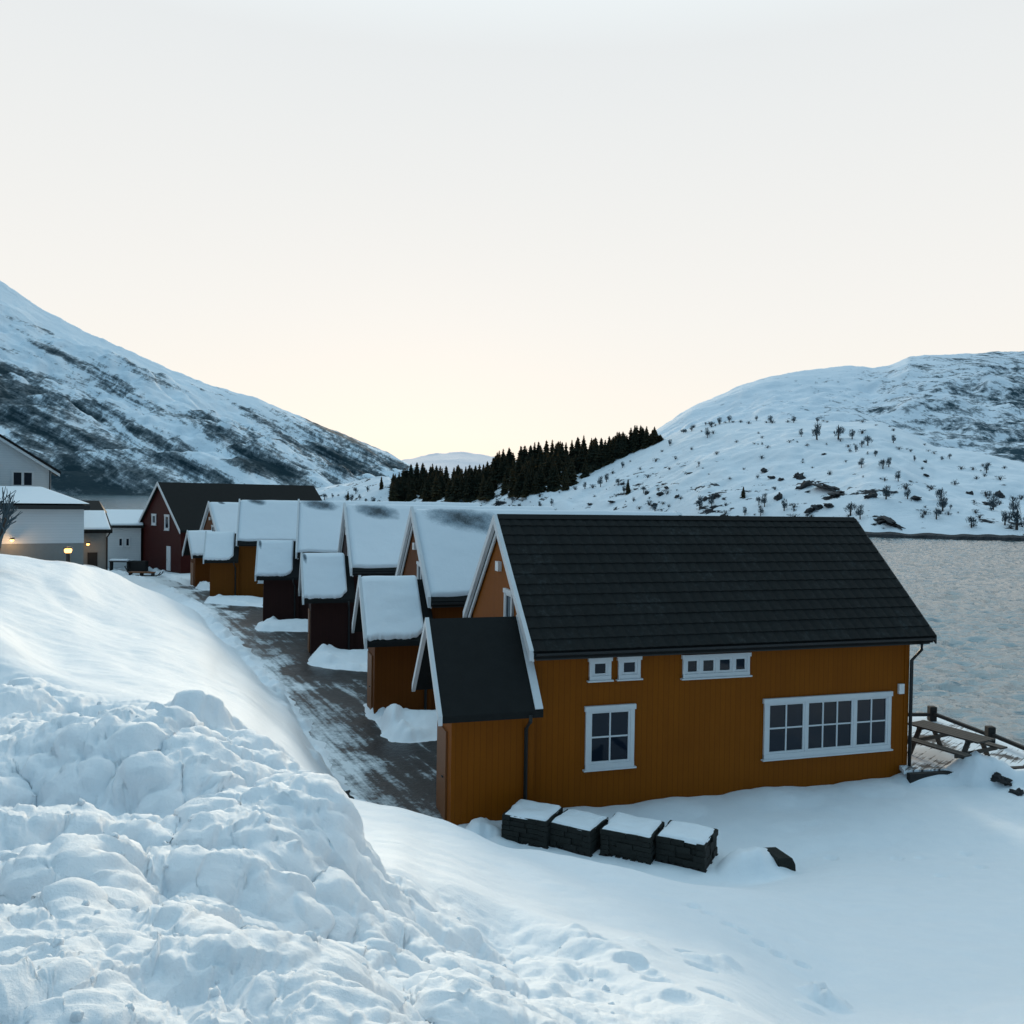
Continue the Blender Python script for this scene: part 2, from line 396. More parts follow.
# prints crossing the smooth slope, and lumps that rolled down
def ground_hit(px, y):
    j = int(np.argmin(abs(pxs - px))); yy = hor(px) + (CZ - Z[:, j]) * F / dd
    for i in range(60, NR):
        if yy[i] <= y: return GX[i, j], GY[i, j], Z[i, j]
    return GX[-1, j], GY[-1, j], Z[-1, j]
tr = [(702,910),(716,917),(738,929),(753,936),(770,949),(788,960),(812,971)]
for i, (px, y) in enumerate(tr):
    x, y_, _ = ground_hit(px, y); Z = Z + bumpat(x, y_, .10, .09, -.06, .4, .7)
for i, (px, y) in enumerate([(700,960),(712,972),(640,968),(655,975),(668,985),(610,948),(690,1005),(728,1000),(840,862),(905,862),(950,880),(975,858),(930,861),(990,870)]):
    x, y_, _ = ground_hit(px, y); Z = Z + bumpat(x, y_, .15, .12, -.06, .3*i, .7)
for (px, y, r_, hh) in [(835,1008,.26,.30),(848,1012,.16,.2),(820,1014,.14,.12),(715,965,.22,.12),(735,967,.16,.10),(650,950,.2,.1),(635,962,.16,.1),(968,1016,.14,.06),(600,955,.25,.12),(585,940,.2,.12)]:
    x, y_, _ = ground_hit(px, y)
    Z = Z + bumpat(x, y_, r_, r_*.9, hh*.42, .5, 1.0) * (1 + 1.0*fbm(GX*9, GY*9, 3, 55))
# shoreline: the land ends behind the cabins
SHORE = [(60,-30),(60,11),(16,19),(13.7,22.6),(13.2,25),(12.7,27.2),(9.5,30.5),(8.8,36),(4.5,47),(0.5,56),(-7,68),(-13,80),(-22,98),(-32,108),(-60,112),(-110,118),(-260,125),(-260,-30)]
def poly_sd(px_, py_, poly):
    ins = np.zeros(px_.shape, bool); dmin = np.full(px_.shape, 1e9)
    n = len(poly)
    for i in range(n):
        (x0, y0), (x1, y1) = poly[i], poly[(i+1) % n]
        cnd = ((y0 > py_) != (y1 > py_)) & (px_ < (x1-x0)*(py_-y0)/((y1-y0) if y1 != y0 else 1e-9) + x0)
        ins ^= cnd
        ex, ey = x1-x0, y1-y0; tt = np.clip(((px_-x0)*ex + (py_-y0)*ey)/(ex*ex+ey*ey), 0, 1)
        dmin = np.minimum(dmin, (px_-x0-tt*ex)**2 + (py_-y0-tt*ey)**2)
    return np.where(ins, 1, -1) * np.sqrt(dmin)
sdist = poly_sd(GX, GY, SHORE)
Z = -1.6 + (Z + 1.6) * sstep(-.9, .15, sdist + .25*fbm(GX*.6, GY*.6, 3, 12))

# ------------------------------------------------------------------ road (flattened strip through the snow)
RL = [(372,835),(352,806),(330,771),(290,701),(245,651),(200,606),(170,588),(150,579),(118,571)]
RLw = [on(a, b, 1.62 if b > 640 else 1.40) for a, b in RL]
def rr(k, u, v): x, y = cab_pt(k, u, v); return Vector((x, y, 0))
RRw = [rr('A', -1.6, -5.2), rr('A', -1.6, -3.0), rr('A', -1.6, -1.5), rr('A', .1, -1.4), rr('A', .1, 3.3), rr('B', -1.6, -5.8)]
for k_2, nx_ in (('B', 'C'), ('C', 'D'), ('D', 'E'), ('E', 'Fq')):
    RRw += [rr(k_2, -1.7, -3.1), rr(k_2, -1.7, -1.5), rr(k_2, .0, -1.4), rr(k_2, .0, 3.0), rr(nx_, -1.7, -5.6)]
RRw += [rr('Fq', -1.7, -3.0), rr('Fq', -2.0, -1.0), on(150, 570, 1.32)]
road_poly = [(v.x, v.y) for v in RLw] + [(v.x, v.y) for v in reversed(RRw)]
# widen a little at the left, so that the bank overlaps it
rsd = poly_sd(GX, GY, road_poly)
rn = rsd + .35*fbm(GX*.9, GY*.9, 4, 61) + .1*fbm(GX*4, GY*4, 3, 62)
road_h = gbase(GX, GY)
inroad = sstep(-.15, .40, rn)
Z = Z + .22*np.exp(-((rn + .35)/.35)**2) * np.clip(.25 + 2.2*fbm(GX*1.6, GY*1.6, 4, 64), 0, 1.3) * (GY > 12)
Z = np.where(GY > 12, Z*(1-inroad) + np.minimum(Z, road_h - .06)*inroad, Z)
ZB = blur(blur(Z, 9, 0), 9, 1)
def grd(a): return np.gradient(a, axis=0), np.gradient(a, axis=1)
(xa, xb), (ya, yb), (za, zb_) = grd(GX), grd(GY), grd(ZB)
nx, ny, nz = yb*za - zb_*ya, zb_*xa - xb*za, xb*ya - yb*xa
nn = np.sqrt(nx*nx + ny*ny + nz*nz) + 1e-12
ground = grid_mesh('ground', GX + DN*nx/nn, GY + DN*ny/nn, Z + DN*nz/nn, M['snow'])
tag(ground, kind='structure')

GFX, GFY, GFZ = GX + DN*nx/nn, GY + DN*ny/nn, Z + DN*nz/nn
def icoverts():
    bm = bmesh.new(); bmesh.ops.create_icosphere(bm, subdivisions=2, radius=1)
    v = [q.co.copy() for q in bm.verts]; f = [tuple(w_.index for w_ in q.verts) for q in bm.faces]; bm.free(); return v, f
IV, IF = icoverts(); ch = MB(); rc = random.Random(3)
jj = np.argwhere((lump > .25) & (D_ > 1.9) & (D_ < 12) & (S_ < .65))
for k in range(230):
    i, j = jj[rc.randrange(len(jj))]; sz = rc.uniform(.007, .020) * (1.5 if rc.random() < .1 else 1) * (.6 + D_[i, j]/9)
    c0_ = Vector((GFX[i, j], GFY[i, j], GFZ[i, j] + sz*.1)); o_ = Vector((rc.uniform(0, 99), 0, 0))
    ch.add([c0_ + v * sz * (1 + .55*mnoise.noise(v*1.4 + o_)) for v in IV], IF)
o = ch.build('snow_crumbs', M['snow'], smooth=True); tag(o, 'small loose crumbs of snow scattered over the ploughed bank in the foreground', 'snow', kind='stuff')
def gz(x, y):
    s = x / y
    j = np.interp(s, S, np.arange(NC)); i = np.interp(math.log(y), LD, np.arange(NR))
    return float(Z[int(round(i)), int(round(j))])

def road_mat():
    m, nt, b = newmat('icy_asphalt')
    ps = N(nt, 'ShaderNodeSeparateXYZ'); L(nt, coords(nt), ps.inputs[0])
    ac = math_(nt, 'ADD', math_(nt, 'MULTIPLY', ps.outputs[0], .89), math_(nt, 'MULTIPLY', ps.outputs[1], .456))
    al = math_(nt, 'SUBTRACT', math_(nt, 'MULTIPLY', ps.outputs[1], .89), math_(nt, 'MULTIPLY', ps.outputs[0], .456))
    def st(a_, b_):
        cq = N(nt, 'ShaderNodeCombineXYZ'); L(nt, math_(nt, 'MULTIPLY', ac, a_), cq.inputs[0]); L(nt, math_(nt, 'MULTIPLY', al, b_), cq.inputs[1]); return cq.outputs[0]
    n1 = noise(nt, st(1.3, .22), 1.0, 6, .68); n2 = noise(nt, st(3.4, .10), 1.0, 5, .6)
    n3 = noise(nt, coords(nt), .45, 4, .6); n4 = noise(nt, coords(nt), 9, 5, .7)
    side = math_(nt, 'MULTIPLY', math_(nt, 'SUBTRACT', 8.0, ac), .12)      # more snow kept at the bank side
    side = math_(nt, 'ADD', side, math_(nt, 'MULTIPLY', al, .0040))
    a = math_(nt, 'ADD', math_(nt, 'MULTIPLY', n1, .9), math_(nt, 'MULTIPLY', n2, .70))
    a = math_(nt, 'ADD', a, math_(nt, 'MULTIPLY', n3, 1.1)); a = math_(nt, 'ADD', a, math_(nt, 'MULTIPLY', n4, .4))
    a = math_(nt, 'ADD', a, side)
    c = ramp(nt, math_(nt, 'DIVIDE', a, 3.0), [(.515, (.008, .009, .010)), (.558, (.022, .024, .027)), (.588, (.24, .29, .32)), (.645, (.66, .72, .76))])
    L(nt, c, b.inputs['Base Color'])
    r = ramp(nt, n3, [(.35, (.28,)*3), (.6, (.6,)*3)]); L(nt, r, b.inputs['Roughness'])
    b.inputs['Specular IOR Level'].default_value = .35
    bump(nt, b, math_(nt, 'ADD', a, n4), .5, .03); return m
M['road'] = road_mat()
def resample(pts, n):
    P = np.array([(p.x, p.y) for p in pts]); s = np.r_[0, np.cumsum(np.hypot(*np.diff(P, axis=0).T))]
    q = np.linspace(0, s[-1], n); return np.stack([np.interp(q, s, P[:, 0]), np.interp(q, s, P[:, 1])], 1), q
RRs = [rr('A', .6, -6.4), rr('A', .6, 0), rr('B', .6, -3), rr('C', .6, -2), rr('D', .6, -1), rr('E', .6, 0), rr('Fq', .4, 0), on(158, 570, 1.32)]
Lp, q = resample(RLw, 120); Rp, _ = resample(RRs, 120)
ax = (Lp + Rp) / 2
K = 24; tt = np.linspace(-.12, 1.06, K)[None, :]
RX = Lp[:, :1]*(1-tt) + Rp[:, :1]*tt; RY = Lp[:, 1:]*(1-tt) + Rp[:, 1:]*tt
RZ = gbase(RX, RY) + .012 + .02*fbm(RX, RY, 3, 71)
road = grid_mesh('road', RX, RY, RZ, M['road']); tag(road, kind='structure')

# ------------------------------------------------------------------ water
def water_mat():
    m, nt, b = newmat('fjord_water')
    b.inputs['Base Color'].default_value = (.070, .135, .155, 1); b.inputs['Roughness'].default_value = .10
    b.inputs['IOR'].default_value = 2.7
    n1 = noise(nt, coords(nt, 'Object', (.40, 1.0, 1)), .55, 7, .62)
    n2 = noise(nt, coords(nt, 'Object', (.7, 1.6, 1)), 2.2, 4, .6)
    h = math_(nt, 'ADD', n1, math_(nt, 'MULTIPLY', n2, .22)); bump(nt, b, h, .8, .30)
    return m
M['water'] = water_mat()
xs_ = np.concatenate([-np.geomspace(9000, 40, 14), np.linspace(-10, 4, 4), np.linspace(6, 46, 300), np.linspace(46.3, 170, 330), np.geomspace(190, 9000, 12)])
ys_ = np.concatenate([np.linspace(-200, 8, 6), np.linspace(12, 70, 330), np.linspace(70.3, 240, 330), np.geomspace(260, 12000, 16)])
WX, WY = np.meshgrid(xs_, ys_, indexing='ij')
env = sstep(5, 12, WX)*(1 - sstep(120, 165, WX))*sstep(10, 15, WY)*(1 - sstep(190, 235, WY))
wq = WX + 1.2*fbm(WX*.15, WY*.15, 2, 88); wp = WY + .9*fbm(WX*.2, WY*.2, 2, 89)
wv = .25*(1 - 2.6*np.abs(fbm(wq*.36, wp*.95, 2, 80))) + .15*(1 - 2.4*np.abs(fbm(wq*.85, wp*2.2, 2, 81))) + .06*fbm(wq*1.8, wp*3.2, 2, 84) + .16*fbm(wq*.06, wp*.13, 2, 82)
water = grid_mesh('water', WX, WY, env*(wv - .24), M['water'], smooth=True); tag(water, kind='structure')

# ------------------------------------------------------------------ hills and mountains
def hillmat(name, snow, dark, kind):
    m, nt, b = newmat(name); sep = N(nt, 'ShaderNodeSeparateXYZ')
    v0 = coords(nt); L(nt, v0, sep.inputs[0])
    if kind == 'left':
        al = math_(nt, 'SUBTRACT', math_(nt, 'MULTIPLY', sep.outputs[0], .90), math_(nt, 'MULTIPLY', sep.outputs[2], .44))
        ac = math_(nt, 'ADD', math_(nt, 'MULTIPLY', sep.outputs[0], .44), math_(nt, 'MULTIPLY', sep.outputs[2], .90))
        cb_ = N(nt, 'ShaderNodeCombineXYZ')
        L(nt, math_(nt, 'MULTIPLY', al, .0024), cb_.inputs[0]); L(nt, math_(nt, 'MULTIPLY', ac, .026), cb_.inputs[1]); L(nt, math_(nt, 'MULTIPLY', sep.outputs[1], .0012), cb_.inputs[2])
        nA = noise(nt, cb_.outputs[0], 1.0, 8, .66)
        nB = noise(nt, coords(nt, 'Object', (.040, .012, .024)), 1.7, 6, .78)
        nC = noise(nt, coords(nt, 'Object', (.0016, .0010, .005)), 2.2, 5, .6)
        hz = math_(nt, 'DIVIDE', sep.outputs[2], 560.0)
        xs = math_(nt, 'MULTIPLY', math_(nt, 'ADD', sep.outputs[0], 900.0), .00020)
        dens = math_(nt, 'SUBTRACT', .20, math_(nt, 'MULTIPLY', hz, .50))
        dens = math_(nt, 'SUBTRACT', dens, xs)
        a = math_(nt, 'ADD', math_(nt, 'MULTIPLY', nA, 1.45), math_(nt, 'MULTIPLY', nB, .62))
        a = math_(nt, 'ADD', a, math_(nt, 'MULTIPLY', nC, .5)); a = math_(nt, 'ADD', a, dens)
        f = ramp(nt, math_(nt, 'DIVIDE', a, 2.6), [(.488, (0,0,0)), (.505, (.5,)*3), (.530, (.85,)*3), (.575, (1,1,1))])
    elif kind == 'right':
        nA = noise(nt, coords(nt, 'Object', (.007, .004, .022), (0, -.3, 0)), 2.2, 9, .72)
        nB = noise(nt, coords(nt, 'Object', (.06, .06, .035)), 1.6, 6, .75)
        hz = math_(nt, 'DIVIDE', sep.outputs[2], 190.0)
        xs = math_(nt, 'MULTIPLY', math_(nt, 'SUBTRACT', sep.outputs[0], 440.0), .0009)
        dens = math_(nt, 'ADD', math_(nt, 'SUBTRACT', .30, math_(nt, 'MULTIPLY', hz, .38)), xs)
        a = math_(nt, 'ADD', math_(nt, 'ADD', math_(nt, 'MULTIPLY', nA, .75), math_(nt, 'MULTIPLY', nB, 1.05)), dens)
        f = ramp(nt, math_(nt, 'DIVIDE', a, 2.2), [(.428, (0,0,0)), (.452, (.5,)*3), (.50, (1,1,1))])
    elif kind == 'near':
        nA = noise(nt, coords(nt, 'Object', (.05, .04, .16), (0, .25, 0)), 1.7, 7, .65)
        nB = noise(nt, coords(nt, 'Object', (.012, .012, .03)), 2.0, 4, .6)
        nD = noise(nt, coords(nt, 'Object', (.4, .4, .5)), 1.0, 4, .6)
        hz = math_(nt, 'MULTIPLY', sep.outputs[2], .006)
        a = math_(nt, 'ADD', math_(nt, 'ADD', nA, math_(nt, 'MULTIPLY', nB, .6)), math_(nt, 'SUBTRACT', math_(nt, 'MULTIPLY', nD, .25), hz))
        f = ramp(nt, math_(nt, 'DIVIDE', a, 1.9), [(.514, (0,0,0)), (.532, (1,1,1))])
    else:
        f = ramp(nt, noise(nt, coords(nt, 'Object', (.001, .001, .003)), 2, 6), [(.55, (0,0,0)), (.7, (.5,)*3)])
    L(nt, mix(nt, f, snow, dark), b.inputs['Base Color']); b.inputs['Roughness'].default_value = .9
    b.inputs['Specular IOR Level'].default_value = .1
    sc = {'left': .02, 'right': .04, 'near': .35, 'far': .003}[kind]; ds = {'left': 12, 'right': 5, 'near': .5, 'far': 20}[kind]
    bump(nt, b, math_(nt, 'ADD', noise(nt, coords(nt, 'Object', (1,1,1.6)), sc, 8, .6), math_(nt, 'MULTIPLY', f, .15)), .6, ds)
    return m
def terrain(name, p0, p1, nc, d_shore, d_ridge, ysil, mat, nr=120, shape=1.0, amp=.03, nsc=1.0, seed=0, back=1.5, base=-1.0):
    pxa = np.linspace(p0, p1, nc); s = (pxa - 512) / F
    fs = lambda tab: np.interp(pxa, [a for a, _ in tab], [b for _, b in tab])
    ds, dr = fs(d_shore), fs(d_ridge); ys = fs(ysil)
    hr = CZ + (hor(pxa) - ys) / F * dr
    t = np.concatenate([np.linspace(-.04, 1, nr), 1 + np.linspace(.03, back - 1, nr//4)])[:, None]
    D = ds + (dr - ds) * t
    tc_ = np.clip(t, 0, 1)
    prof = tc_ ** shape
    prof = np.where(t < 0, 0, prof)
    H = hr * prof - np.clip(t - 1, 0, 9) ** 1.2 * hr * .9
    X = s * D; Yv = D + 0 * s
    env = np.clip(tc_ * 6, 0, 1) * (1 - .93 * sstep(.70, .97, tc_)) * np.clip((1.25 - t) * 4, 0, 1)
    nz = fbm(X * nsc, Yv * nsc, 6, seed, .5) + .5 * np.abs(fbm(X*nsc*2.3, Yv*nsc*2.3, 4, seed+9))
    H = H + env * amp * nz * hr.max()
    H = np.where(t < 0, base, np.maximum(H, .25 + 0*H))
    H = H + (t > .97) * fbm(pxa[None, :] * .09 + 0*t, t * 0 + 1, 5, seed + 3, .6) * dr * .0016
    o = grid_mesh(name, X, Yv + 0*H, H, mat); tag(o, kind='structure')
    return dict(px=pxa, D=D, H=H, ds=ds, dr=dr)

T = {}
T['left'] = terrain('mountain', -500, 470, 520, [(-500,1300),(0,1500),(200,1600),(470,2200)], [(-500,2600),(0,2700),(250,3000),(470,3600)],
    [(-500,40),(-150,180),(0,282),(43,311),(86,334),(125,350),(172,371),(215,386),(258,399),(301,418),(344,435),(387,453),(413,466),(440,480),(470,488)],
    hillmat('left_mountain_slope', (.72, .82, .90), (.014, .036, .048), 'left'), nr=230, shape=1.15, amp=.065, nsc=.0036, seed=100)
T['right'] = terrain('mountain', 560, 1500, 460, [(560,520),(1500,520)], [(560,900),(700,1000),(1000,1150),(1500,1200)],
    [(560,478),(600,470),(640,440),(655,430),(672,419),(690,407),(710,399),(740,385),(770,376),(800,371),(840,366),(855,366),(868,369),(885,366),(905,357),(930,355),(960,354),(990,352),(1024,352),(1100,348),(1500,330)],
    hillmat('right_mountain_slope', (.76, .83, .90), (.024, .058, .078), 'right'), nr=170, shape=.85, amp=.09, nsc=.008, seed=200)
T['far'] = terrain('mountain', 300, 600, 160, [(300,5200),(600,5200)], [(300,7500),(600,7500)],
    [(300,480),(380,470),(402,460),(420,456),(440,453),(460,452),(478,454),(500,458),(540,466),(600,475)],
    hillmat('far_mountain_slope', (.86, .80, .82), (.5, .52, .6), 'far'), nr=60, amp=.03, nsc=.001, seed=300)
hill_sh = [(250,600),(320,560),(400,480),(500,400),(600,330),(700,270),(870,216),(1024,207),(1100,203),(1500,200)]
hill_rg = [(250,700),(320,660),(400,560),(500,470),(600,430),(700,400),(800,380),(1024,330),(1500,320)]
hill_top = [(250,497),(300,491),(320,488),(340,484),(370,478),(388,476),(400,488),(440,490),(478,487),(500,474),(550,465),(600,460),(636,447),(658,440),(680,431),(700,425),(732,421),(789,419),(840,422),(877,422),(905,432),(934,446),(966,451),(1000,458),(1024,463),(1100,478),(1300,488),(1500,492)]
T['near'] = terrain('hill', 250, 1500, 640, hill_sh, hill_rg, hill_top,
    hillmat('near_hill_slope', (.78, .83, .88), (.020, .025, .030), 'near'), nr=200, shape=.8, amp=.10, nsc=.028, seed=400)
# dark tidal rocks along the far shore
sh = MB(); pa = np.linspace(690, 1400, 260); prev = None
vs, fs = [], []
for i, px in enumerate(pa):
    d = float(np.interp(px, [a for a, _ in hill_sh], [b for _, b in hill_sh])) - .5
    s_ = (px - 512) / F; hh = 1.25 + .5 * mnoise.noise(Vector((px*.05, 3, 0)))
    for dd_, z_ in ((-1.6, -.3), (-1.0, hh*.6), (.6, hh), (3.0, hh*.9), (3.6, -.3)):
        D = d + dd_ + .5*mnoise.noise(Vector((px*.2, dd_, 1))); vs.append((s_*D, D, z_))
for i in range(len(pa)-1):
    for k in range(4):
        a = i*5 + k; fs.append((a, a+1, a+6, a+5))
sh.add(vs, fs); o = sh.build('shore_rocks', M['rock'], smooth=False); tag(o, kind='structure')

def hill_point(T_, px, frac):
    j = int(np.argmin(abs(T_['px'] - px))); D = T_['D'][:, j]; i = int(frac * 199); i = min(max(i, 1), 200)
    s_ = (T_['px'][j] - 512) / F
    return Vector((s_ * D[i], D[i], T_['H'][i, j]))
def hill_at_y(T_, px, y):     # where the slope is seen at this height
    j = int(np.argmin(abs(T_['px'] - px))); D = T_['D'][:200, j]; H = T_['H'][:200, j]
    yy = hor(px) + (CZ - H) * F / D
    ok = np.where(yy[2:] <= y)[0]; i = int(ok[0]) + 2 if len(ok) else 198
    return Vector(((T_['px'][j] - 512) / F * D[i], D[i], H[i]))

# ------------------------------------------------------------------ spruces and birches
def tree_mats():
    m, nt, b = newmat('spruce_needles')
    tl_ = N(nt, 'ShaderNodeBsdfTranslucent'); tl_.inputs['Color'].default_value = (.55, .30, .07, 1)
    mx_ = N(nt, 'ShaderNodeMixShader'); mx_.inputs[0].default_value = .20
    L(nt, b.outputs[0], mx_.inputs[1]); L(nt, tl_.outputs[0], mx_.inputs[2]); L(nt, mx_.outputs[0], nt.nodes['Material Output'].inputs['Surface']); n = noise(nt, coords(nt), 1.5, 3)
    L(nt, mix(nt, n, (.012, .020, .018), (.035, .045, .030)), b.inputs['Base Color']); b.inputs['Roughness'].default_value = .9
    b.inputs['Specular IOR Level'].default_value = .1
    b.inputs['Transmission Weight'].default_value = 0
    M['needles'] = m
    M['bark'] = simple('bark', (.05, .04, .035), .9)
    M['twigs'] = simple('birch_twigs', (.075, .105, .125), .9, .4, 1.0, .1)
tree_mats()
def spruce_proto(h, r, seed, name='spruce'):
    rg = random.Random(seed); root = empty(name, (0, 0, -500))
    MB().tube([(0,0,-.8), (0,0,h*.5), (0,0,h*.98)], .20, 6, .02).build('trunk', M['bark'], root)
    c = MB(); z = h * .06; lv = 0
    while z < h * .985:
        f = 1 - z / h; rad = r * (f ** .72) * rg.uniform(.60, 1.18) + .10; nb = int(5 + 6 * f)
        a0 = rg.uniform(0, 6.28)
        for k in range(nb):
            a = a0 + 6.283 * k / nb + rg.uniform(-.3, .3); rl = rad * rg.uniform(.6, 1.15)
            d = Vector((math.cos(a), math.sin(a), 0)); sd_ = Vector((-d.y, d.x, 0)); wv = rl * .28 + .1
            p0 = Vector((0, 0, z)); tip = d * rl + Vector((0, 0, z - rl * .42)); mid = d * rl * .55 + Vector((0, 0, z - rl * .10))
            dr = Vector((0, 0, -rl * .22 - .12))
            c.add([p0, mid + sd_*wv + dr, tip, mid - sd_*wv + dr, mid + Vector((0,0,.07))], [(0,1,4),(1,2,4),(2,3,4),(3,0,4)])
        z += h * .028 * (0.6 + .6 * f) + .05; lv += 1
    c.add([(-.10,0,h*.94),(.10,0,h*.94),(0,.1,h*.94),(0,0,h*1.03)], [(0,1,3),(1,2,3),(2,0,3)])
    c.build('crown', M['needles'], root)
    return root
def bare_proto(h, wdt, seed, name='birch', n=42, th=.05, trunk=True, lv=3):
    rg = random.Random(seed); root = empty(name, (0, 0, -500))
    tr_ = MB(); tw = MB()
    stems = 1 if trunk else 5
    def grow(mb, p, d, ln, r, lvl):
        q = p + d * ln; m_ = p + d * ln * .5 + Vector((rg.uniform(-1,1), rg.uniform(-1,1), 0)) * ln * .06
        mb.tube([p, m_, q], r, 4, r * .55)
        if lvl <= 0: return
        for k in range(rg.choice((3, 4))):
            f = rg.uniform(.35, 1.0); b0 = p + (q - p) * f
            dn = (d + Vector((rg.uniform(-1,1), rg.uniform(-1,1), rg.uniform(-.1,.6))) * .75 * wdt).normalized()
            grow(tw, b0, dn, ln * rg.uniform(.45, .68), r * .55, lvl - 1)
    for s_ in range(stems):
        d = Vector((rg.uniform(-.12,.12), rg.uniform(-.12,.12), 1)).normalized() if trunk else Vector((rg.uniform(-.7,.7), rg.uniform(-.7,.7), 1)).normalized()
        grow(tr_, Vector((0, 0, -.4)), d, h * (.55 if trunk else .45), th * 1.6, lv)
    tr_.build('trunk' if trunk else 'stems', M['bark'], root); tw.build('crown' if trunk else 'twigs', M['twigs'], root)
    return root

sp = [spruce_proto(13, 3.6, 1), spruce_proto(11, 3.4, 2), spruce_proto(15, 3.7, 3), spruce_proto(8.5, 2.8, 4)]
used = set()
def place(protos, k, loc, sc, rz, label, cat, group):
    p = protos[k]
    if (id(protos), k) in used: o = copy_tree(p)
    else: o = p; used.add((id(protos), k))
    o.location = loc; o.scale = (sc[0], sc[0], sc[1]); o.rotation_euler = (0, 0, rz)
    tag(o, label, cat, group); return o
rg = random.Random(5)
TOP = [(392,478),(399,471),(414,463),(440,466),(471,466),(484,462),(492,455),(505,449),(530,444),(552,441),(586,436),(605,438),(627,429),(645,427),(655,430),(660,440)]
FRONT = [(392,506),(399,505),(442,502),(489,499),(530,497),(567,489),(585,478),(605,466),(620,458),(636,451),(660,442)]
GL1 = 'dark spruce in the dense wood on the snowy shore beyond the cabin roofs'
cnt = 0
tries = 0
while cnt < 288 and tries < 4000:
    tries += 1
    px = rg.uniform(392, 660) if rg.random() < .8 else rg.uniform(392, 500)
    yf = float(np.interp(px, [a for a,_ in FRONT], [b for _,b in FRONT])); yt = float(np.interp(px, [a for a,_ in TOP], [b for _,b in TOP]))
    # ridge row first: crowns that make the skyline, then the slope below it
    yr = float(np.interp(px, [a for a,_ in hill_top], [b for _,b in hill_top]))
    yb = yr + 1 if cnt < 95 else yr + (max(yf - yr, 2)) * rg.random() ** .9
    P = hill_at_y(T['near'], px, yb)
    if cnt < 95:
        hwant = (P.z - (CZ + (hor(px) - yt - rg.uniform(-3, 5)) / F * P.y)) * -1
    else:
        hwant = min(rg.uniform(9, 15), (yb - yt + rg.uniform(-1, 5)) / F * P.y)
    hwant = min(max(hwant, 3.5), 19)
    k = rg.randrange(4); hb = (13, 11, 15, 8.5)[k]
    o = place(sp, k, P - Vector((0,0,.4)), (max(.8, hwant/hb) * rg.uniform(.9, 1.2), hwant/hb), rg.uniform(0, 6.28), GL1, 'tree', 'spruces in the wood on the far shore')
    cnt += 1
for px, y, hh in ((347,500,6),(393,488,9),(381,489,8),(396,500,8),(628,494,6)):
    P = hill_at_y(T['near'], px, y)
    o = place(sp, 3, P, (hh/8.5*.8, hh/8.5), px, 'small spruce standing apart on the open snow beside the spruce wood', 'tree', 'lone spruces beside the wood')
P = hill_at_y(T['near'], 742, 498); place(sp, 3, P, (.42, .42), 1, 'short lone dark spruce on the open snowy hillside right of the wood', 'tree', None)

def fuzzy_proto(h, wd, seed, name, nt_, th, trunk):
    rg = random.Random(seed); root = empty(name, (0, 0, -500)); tr_ = MB(); tw = MB()
    if trunk:
        tr_.tube([(0,0,-.5), (rg.uniform(-.1,.1),0,h*.4), (rg.uniform(-.2,.2),rg.uniform(-.2,.2),h*.92)], th*1.5, 5, th*.4)
    else:
        for k in range(6):
            a = rg.uniform(0, 6.28); tr_.tube([(0,0,-.3), (math.cos(a)*wd*.3, math.sin(a)*wd*.3, h*.55)], th, 4, th*.5)
    tr_.build('trunk' if trunk else 'stems', M['bark'], root)
    zc, zr_ = (h*.52, h*.42) if trunk else (h*.34, h*.5)
    lobes = [(rg.uniform(-.5,.5)*wd, rg.uniform(-.5,.5)*wd, zc + rg.uniform(-.5,.6)*zr_, rg.uniform(.4,.7)) for _ in range(6)]
    for k in range(nt_):
        lx, ly, lz_, lr = rg.choice(lobes)
        a = rg.uniform(0, 6.28); q = rg.random()**.5 * lr; zz = lz_ + rg.uniform(-1, 1) * zr_ * .55 * lr
        p = Vector((lx + q*wd*math.cos(a), ly + q*wd*math.sin(a), max(.05, zz)))
        o_ = Vector((p.x, p.y, 0)); d = (o_.normalized()*rg.uniform(.1,.7) + Vector((rg.uniform(-.3,.3), rg.uniform(-.3,.3), 1))).normalized()
        ln = h * rg.uniform(.09, .20); sd_ = Vector((d.y, -d.x, .3)).normalized() * th * rg.uniform(.3, .65); s2 = d.cross(sd_).normalized() * th * .3
        q_ = p + d*ln
        tw.add([p - sd_, p + sd_, p + s2, q_], [(0,1,3), (1,2,3), (2,0,3)])
    tw.build('crown' if trunk else 'twigs', M['twigs'], root)
    return root
bp = [fuzzy_proto(5, 1.25, 21, 'birch', 300, .16, True), fuzzy_proto(6.5, 1.5, 22, 'birch', 380, .16, True), fuzzy_proto(4.2, 1.3, 23, 'birch', 260, .16, True)]
sb = [fuzzy_proto(2.4, 1.2, 31, 'shrub', 150, .13, False), fuzzy_proto(2.0, 1.5, 32, 'shrub', 150, .13, False)]
